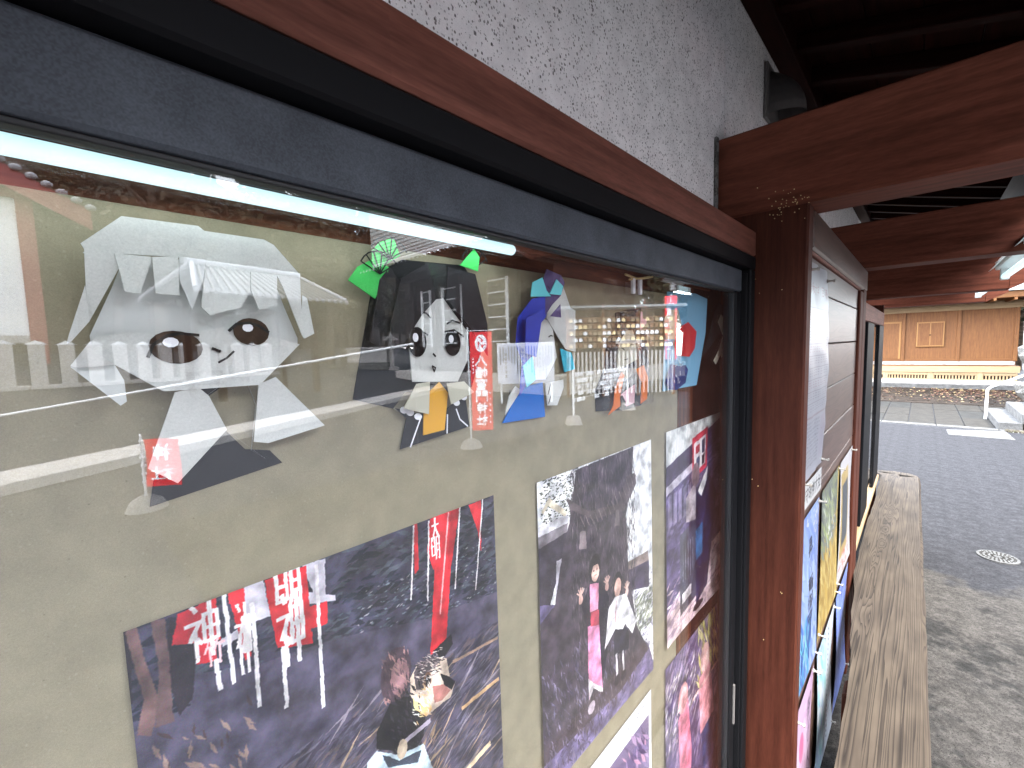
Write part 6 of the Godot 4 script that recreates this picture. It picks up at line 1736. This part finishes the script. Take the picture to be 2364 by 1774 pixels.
func make_halls() -> void:
	# main hall with a curved copper roof
	var h := thing("main_hall", "big dark timber worship hall with a sweeping layered roof", "hall")
	obj("podium", box(Vector3(11.9, -0.1, 8.6), Vector3(24, 0.7, 19), 0, 0.03), M.stone, h)
	obj("wall", box(Vector3(12.5, 0.7, 9.2), Vector3(23, 5.6, 18), 1, 0.0), M.darkwood, h)
	for k in 6:
		obj("pillar", box(Vector3(12.3, 0.7, 9.1 + k * 1.72), Vector3(12.55, 5.3, 9.35 + k * 1.72), 1, 0.02), M.darkwood, h)
	for q in [[11.4, 12.8], [14.2, 15.6], [16.4, 17.2]]:
		var w := obj("window", box(Vector3(12.42, 1.9, q[0]), Vector3(12.499, 4.45, q[1]), 1, 0.0), M.void, h)
		for e in [q[0], q[1] - 0.14]:
			obj("frame", box(Vector3(12.36, 1.85, e), Vector3(12.42, 4.5, e + 0.14), 1, 0.004), M.white_paint, w)
		for k in 6:
			obj("bar", box(Vector3(12.37, 1.95 + k * 0.49, q[0] + 0.14), Vector3(12.41, 2.0 + k * 0.49, q[1] - 0.14), 2, 0.003), M.white_paint, w)
	obj("eave_beam", box(Vector3(11.9, 5.0, 8.4), Vector3(12.4, 5.3, 18.6), 2, 0.02), M.darkwood, h)
	for k in 40:
		var rf := mb()
		var z := 7.6 + k * 0.29
		bar(rf, Vector3(10.3, 5.36, z), Vector3(12.6, 5.46, z + 0.1), 0, 0.004)
		obj("rafter", rf, M.darkwood, h)
		obj("rafter_end", box(Vector3(10.285, 5.365, z + 0.005), Vector3(10.299, 5.455, z + 0.095), 1, 0.002), M.white_paint, h)
	# roof as a stack of copper courses, each its own step
	var n := 22
	for k in n:
		var t0 := float(k) / n
		var t1 := float(k + 1) / n
		var f := func(t: float) -> Vector3: return Vector3(10.15 + t * 5.0, 5.5 + 4.0 * t + 4.0 * t * t, 0)
		var a: Vector3 = f.call(t0)
		var b: Vector3 = f.call(t1)
		var st := mb()
		var z0 := 7.2
		var z1 := 17.6 + 9.0 * t0
		var zc := 7.2
		var zd := 17.6 + 9.0 * t1
		quad(st, a + Vector3(0, 0, z0), a + Vector3(0, 0, z1), b + Vector3(0, -0.06, zd), b + Vector3(0, -0.06, zc), Vector3(-0.5, 1, 0), 2)
		quad(st, a + Vector3(0, 0, z0), a + Vector3(0, 0, z1), a + Vector3(0, -0.1, z1), a + Vector3(0, -0.1, z0), Vector3(-1, 0, 0), 2)
		quad(st, a + Vector3(0, 0, z1), b + Vector3(0, -0.06, zd), Vector3(15.3, b.y - 0.06, zd), Vector3(15.3, a.y, z1), Vector3(0, 0.6, 1), 0)
		quad(st, a + Vector3(0, 0, z0), b + Vector3(0, -0.06, zc), Vector3(15.3, b.y - 0.06, zc), Vector3(15.3, a.y, z0), Vector3(0, 0.6, -1), 0)
		obj("roof_course", st, M.copper if k > 0 else M.tile_end, h)
	obj("roof_back", box(Vector3(17.6, 5.4, 8), Vector3(24, 8, 17), 0, 0.0), M.copper, h)
	obj("ridge", box(Vector3(15.0, 13.4, 7.0), Vector3(15.7, 14.1, 26.8), 2, 0.05), M.tile, h)
	# small tiled water pavilion
	var g := thing("water_pavilion", "small open pavilion with a tiled roof edged in white", "pavilion", Vector3(4.6, 0, 15.6))
	g.position.y = ground_y(4.6, 15.6)
	g.rotation.y = -0.2
	for x in [-1.5, 1.5]:
		for z in [-1.0, 1.0]:
			obj("pillar", box(Vector3(x - 0.09, 0, z - 0.09), Vector3(x + 0.09, 3.2, z + 0.09), 1, 0.01), M.darkwood, g)
	obj("tie_beam", box(Vector3(-1.7, 2.9, -1.06), Vector3(1.7, 3.1, -0.94), 0, 0.01), M.darkwood, g)
	obj("tie_beam", box(Vector3(-1.7, 2.9, 0.94), Vector3(1.7, 3.1, 1.06), 0, 0.01), M.darkwood, g)
	for s in [-1.0, 1.0]:
		var st := mb()
		quad(st, Vector3(-2.3, 3.05, s * 1.8), Vector3(2.3, 3.05, s * 1.8), Vector3(1.6, 4.0, 0), Vector3(-1.6, 4.0, 0), Vector3(0, 1, s), 0)
		obj("roof", st, M.tile, g)
		st = mb()
		roof_ribs(st, Vector3(-2.3, 3.08, s * 1.8), Vector3(2.3, 3.08, s * 1.8), Vector3(-1.6, 4.03, 0), Vector3(1.6, 4.03, 0), 20, 0.05)
		obj("tile_ribs", st, M.tile, g)
		for k in 21:
			var tb := mb()
			ball(tb, Vector3(lerpf(-2.3, 2.3, k / 20.0), 3.06, s * 1.83), Vector3(0.07, 0.07, 0.03), 8, 6)
			obj("tile_end", tb, M.tile_end, g)
		for e in [-1.0, 1.0]:
			st = mb()
			rod(st, Vector3(e * 2.3, 3.12, s * 1.8), Vector3(e * 1.6, 4.1, 0), 0.07, 0.07, 8)
			obj("verge", st, M.tile_end, g)
	st_ridge(g)
	# red and white gate house at the far left
	var r := thing("red_gate", "tall red pillared gate with white walls and a tiled eave", "gate", Vector3(-0.35, 0, 31.9))
	r.position.y = ground_y(-0.9, 31.9) - 0.2
	obj("pillar", box(Vector3(-0.3, 0, -0.3), Vector3(0.3, 8.6, 0.3), 1, 0.03), M.red_paint, r)
	obj("pillar", box(Vector3(-7.3, 0, -0.3), Vector3(-6.7, 8.6, 0.3), 1, 0.03), M.red_paint, r)
	obj("wall", box(Vector3(-6.7, 1.6, -0.05), Vector3(-0.3, 8.2, 0.1), 1, 0.0), M.white_paint, r)
	obj("tie_beam", box(Vector3(-7.5, 8.2, -0.25), Vector3(0.9, 8.6, 0.25), 0, 0.02), M.red_paint, r)
	obj("sill", box(Vector3(-6.7, 1.2, -0.2), Vector3(-0.3, 1.59, 0.2), 0, 0.02), M.stone, r)
	var re := mb()
	quad(re, Vector3(2.3, 7.9, -1.2), Vector3(2.3, 7.9, 2.5), Vector3(-4, 11.4, 2.5), Vector3(-4, 11.4, -1.2), Vector3(0.5, 1, 0), 2)
	quad(re, Vector3(2.3, 7.9, -1.2), Vector3(2.3, 6.9, -1.2), Vector3(-4, 10.3, -1.2), Vector3(-4, 11.4, -1.2), Vector3(0, 0, -1), 0)
	obj("eave_board", re, M.red_paint, r)
	for k in 14:
		var tb := mb()
		ball(tb, Vector3(2.3, 8.0, -1.3).lerp(Vector3(-4, 11.5, -1.3), k / 13.0), Vector3(0.22, 0.16, 0.2), 8, 6)
		obj("tile_end", tb, M.tile_end, r)

func st_ridge(g: Node3D) -> void:
	var st := mb()
	rod(st, Vector3(-1.75, 4.1, 0), Vector3(1.75, 4.1, 0), 0.11, 0.11, 10)
	obj("ridge", st, M.tile_end, g)

# ---------------------------------------------------------------- trees
func crown_mesh(s: int, w: float, h: float, count: int) -> ArrayMesh:
	var r := RandomNumberGenerator.new()
	r.seed = s
	var st := mb()
	var lumps := []
	for k in 16:
		var a := r.randf() * TAU
		var t := r.randf()
		lumps.append([Vector3(cos(a), 0, sin(a)) * w * (0.75 - 0.6 * t) * sqrt(r.randf()) + Vector3(0, h * (0.3 + 0.68 * t), 0), r.randf_range(0.5, 1.1) * w * 0.42])
	for k in count:
		var l: Array = lumps[r.randi() % lumps.size()]
		var d := Vector3(r.randfn(), r.randfn() * 0.8, r.randfn()).normalized() * pow(r.randf(), 0.4)
		var c: Vector3 = l[0] + d * float(l[1])
		var n := (d + Vector3(r.randfn(), r.randfn() + 0.8, r.randfn()) * 0.7).normalized()
		var u := n.cross(Vector3(r.randfn(), r.randfn(), r.randfn())).normalized()
		var v := n.cross(u)
		var z := r.randf_range(0.09, 0.22)
		tri(st, c - u * z, c + v * z * 0.55, c + u * z * 1.1, n)
		tri(st, c - u * z, c - v * z * 0.55, c + u * z * 1.1, n)
	return st.commit()

func make_trees() -> void:
	var r := RandomNumberGenerator.new()
	r.seed = 4
	var proto := []
	for k in 4:
		var h := 8.0 + k
		var t := thing("forest_tree", "x", "tree", Vector3.ZERO, "trees of the hillside forest")
		var st := mb()
		rod(st, Vector3(0, -0.5, 0), Vector3(0.15, h * 0.55, 0.1), 0.26, 0.13, 8)
		rod(st, Vector3(0.15, h * 0.55, 0.1), Vector3(0.0, h * 0.92, 0), 0.13, 0.04, 8)
		for q in 5:
			var a := q * 1.3
			rod(st, Vector3(0.1, h * (0.35 + 0.08 * q), 0.08), Vector3(cos(a) * 1.5, h * (0.5 + 0.08 * q), sin(a) * 1.5), 0.07, 0.02, 6)
		obj("trunk", st, M.bark, t)
		obj("crown", crown_mesh(40 + k, 2.6 + 0.25 * k, h, 5200), M.leaf[k], t)
		proto.append(t)
	var spots := []
	for k in 30:
		spots.append(Vector2(-34 + k * 2.7 + r.randf_range(-0.9, 0.9), 36.0 + r.randf_range(-1.5, 3.5) + k * 0.75))
	for k in 26:
		spots.append(Vector2(-34 + k * 3.2 + r.randf_range(-1, 1), 43.0 + r.randf_range(-1.5, 3.5) + k * 0.7))
	for k in 9:
		spots.append(Vector2(27.0 + r.randf_range(0, 6), 3.5 + k * 4.2))
	for q in [[11.5, 25.5], [13.2, 27.0], [4.0, 28.0], [7.0, 29.0], [10.0, 28.5], [13.0, 30.0], [16.0, 29.0], [1.5, 36.0], [20.5, 6.0], [22.0, 8.0], [24.0, 6.2], [21.5, 10.5], [25.0, 9.5], [23.0, 12.5]]:
		spots.append(Vector2(q[0], q[1]))
	spots.append(Vector2(22.4, 5.6))
	spots.append(Vector2(25.2, 6.4))
	spots.append(Vector2(29.5, -3.5))
	for k in spots.size():
		var p: Vector2 = spots[k]
		var kind := k % 4
		var t: Node3D = proto[kind] if k < 4 else copy(proto[kind], "", Vector3.ZERO, r.randf() * TAU)
		t.position = Vector3(p.x, ground_y(p.x, p.y) - 0.2, p.y)
		var sc := r.randf_range(1.0, 1.5) * (0.6 if k >= spots.size() - 3 else 1.0)
		t.scale = Vector3(sc, sc, sc)
		t.set_meta("label", ["dark green forest tree standing in the hillside row", "olive green forest tree standing in the hillside row", "deep green forest tree standing in the hillside row", "yellowing forest tree standing in the hillside row"][kind])
		if k >= spots.size() - 3:
			t.set_meta("label", ["tree close behind the stone steps by the hall corner", "tree standing farther behind the hall's corner", "tree hidden mostly behind the cypress hall"][k - spots.size() + 3])

# ---------------------------------------------------------------- go
func _ready() -> void:
	rng.seed = 20
	var cam := Camera3D.new()
	cam.name = "camera"
	add_child(cam)
	cam.position = Vector3(0, 1.72, 0.336)
	cam.rotation_order = EULER_ORDER_YXZ
	cam.rotation_degrees = Vector3(-4.8336, -46.570, -1.5542)
	cam.fov = 83.137
	cam.near = 0.02
	cam.far = 400.0
	cam.current = true
	var env := Environment.new()
	env.background_mode = Environment.BG_SKY
	var sky := Sky.new()
	var sm := ProceduralSkyMaterial.new()
	sm.sky_top_color = Color(0.8, 0.84, 0.9)
	sm.sky_horizon_color = Color(0.97, 0.975, 0.98)
	sm.sky_curve = 0.25
	sm.ground_bottom_color = Color(0.3, 0.3, 0.3)
	sm.ground_horizon_color = Color(0.7, 0.71, 0.72)
	sm.sun_angle_max = 30.0
	sm.energy_multiplier = 2.0
	sky.sky_material = sm
	env.sky = sky
	env.tonemap_mode = Environment.TONE_MAPPER_LINEAR
	env.tonemap_exposure = 11.5
	env.sdfgi_enabled = true
	env.ssao_enabled = true
	env.ssil_enabled = true
	var we := WorldEnvironment.new()
	we.name = "sky"
	we.environment = env
	add_child(we)
	var sun := DirectionalLight3D.new()
	sun.name = "overcast_sun"
	sun.light_energy = 0.4
	sun.light_angular_distance = 20.0
	sun.light_color = Color(1.0, 0.97, 0.92)
	sun.shadow_enabled = true
	add_child(sun)
	sun.look_at_from_position(Vector3.ZERO, Vector3(0.3, -1.0, -0.55))
	make_materials()
	make_ground()
	make_building()
	make_case()
	make_far_case()
	make_bench()
	make_far_hall()
	make_halls()
	make_yard()
	make_trees()
	make_board()
	make_dolls()
	make_prints()
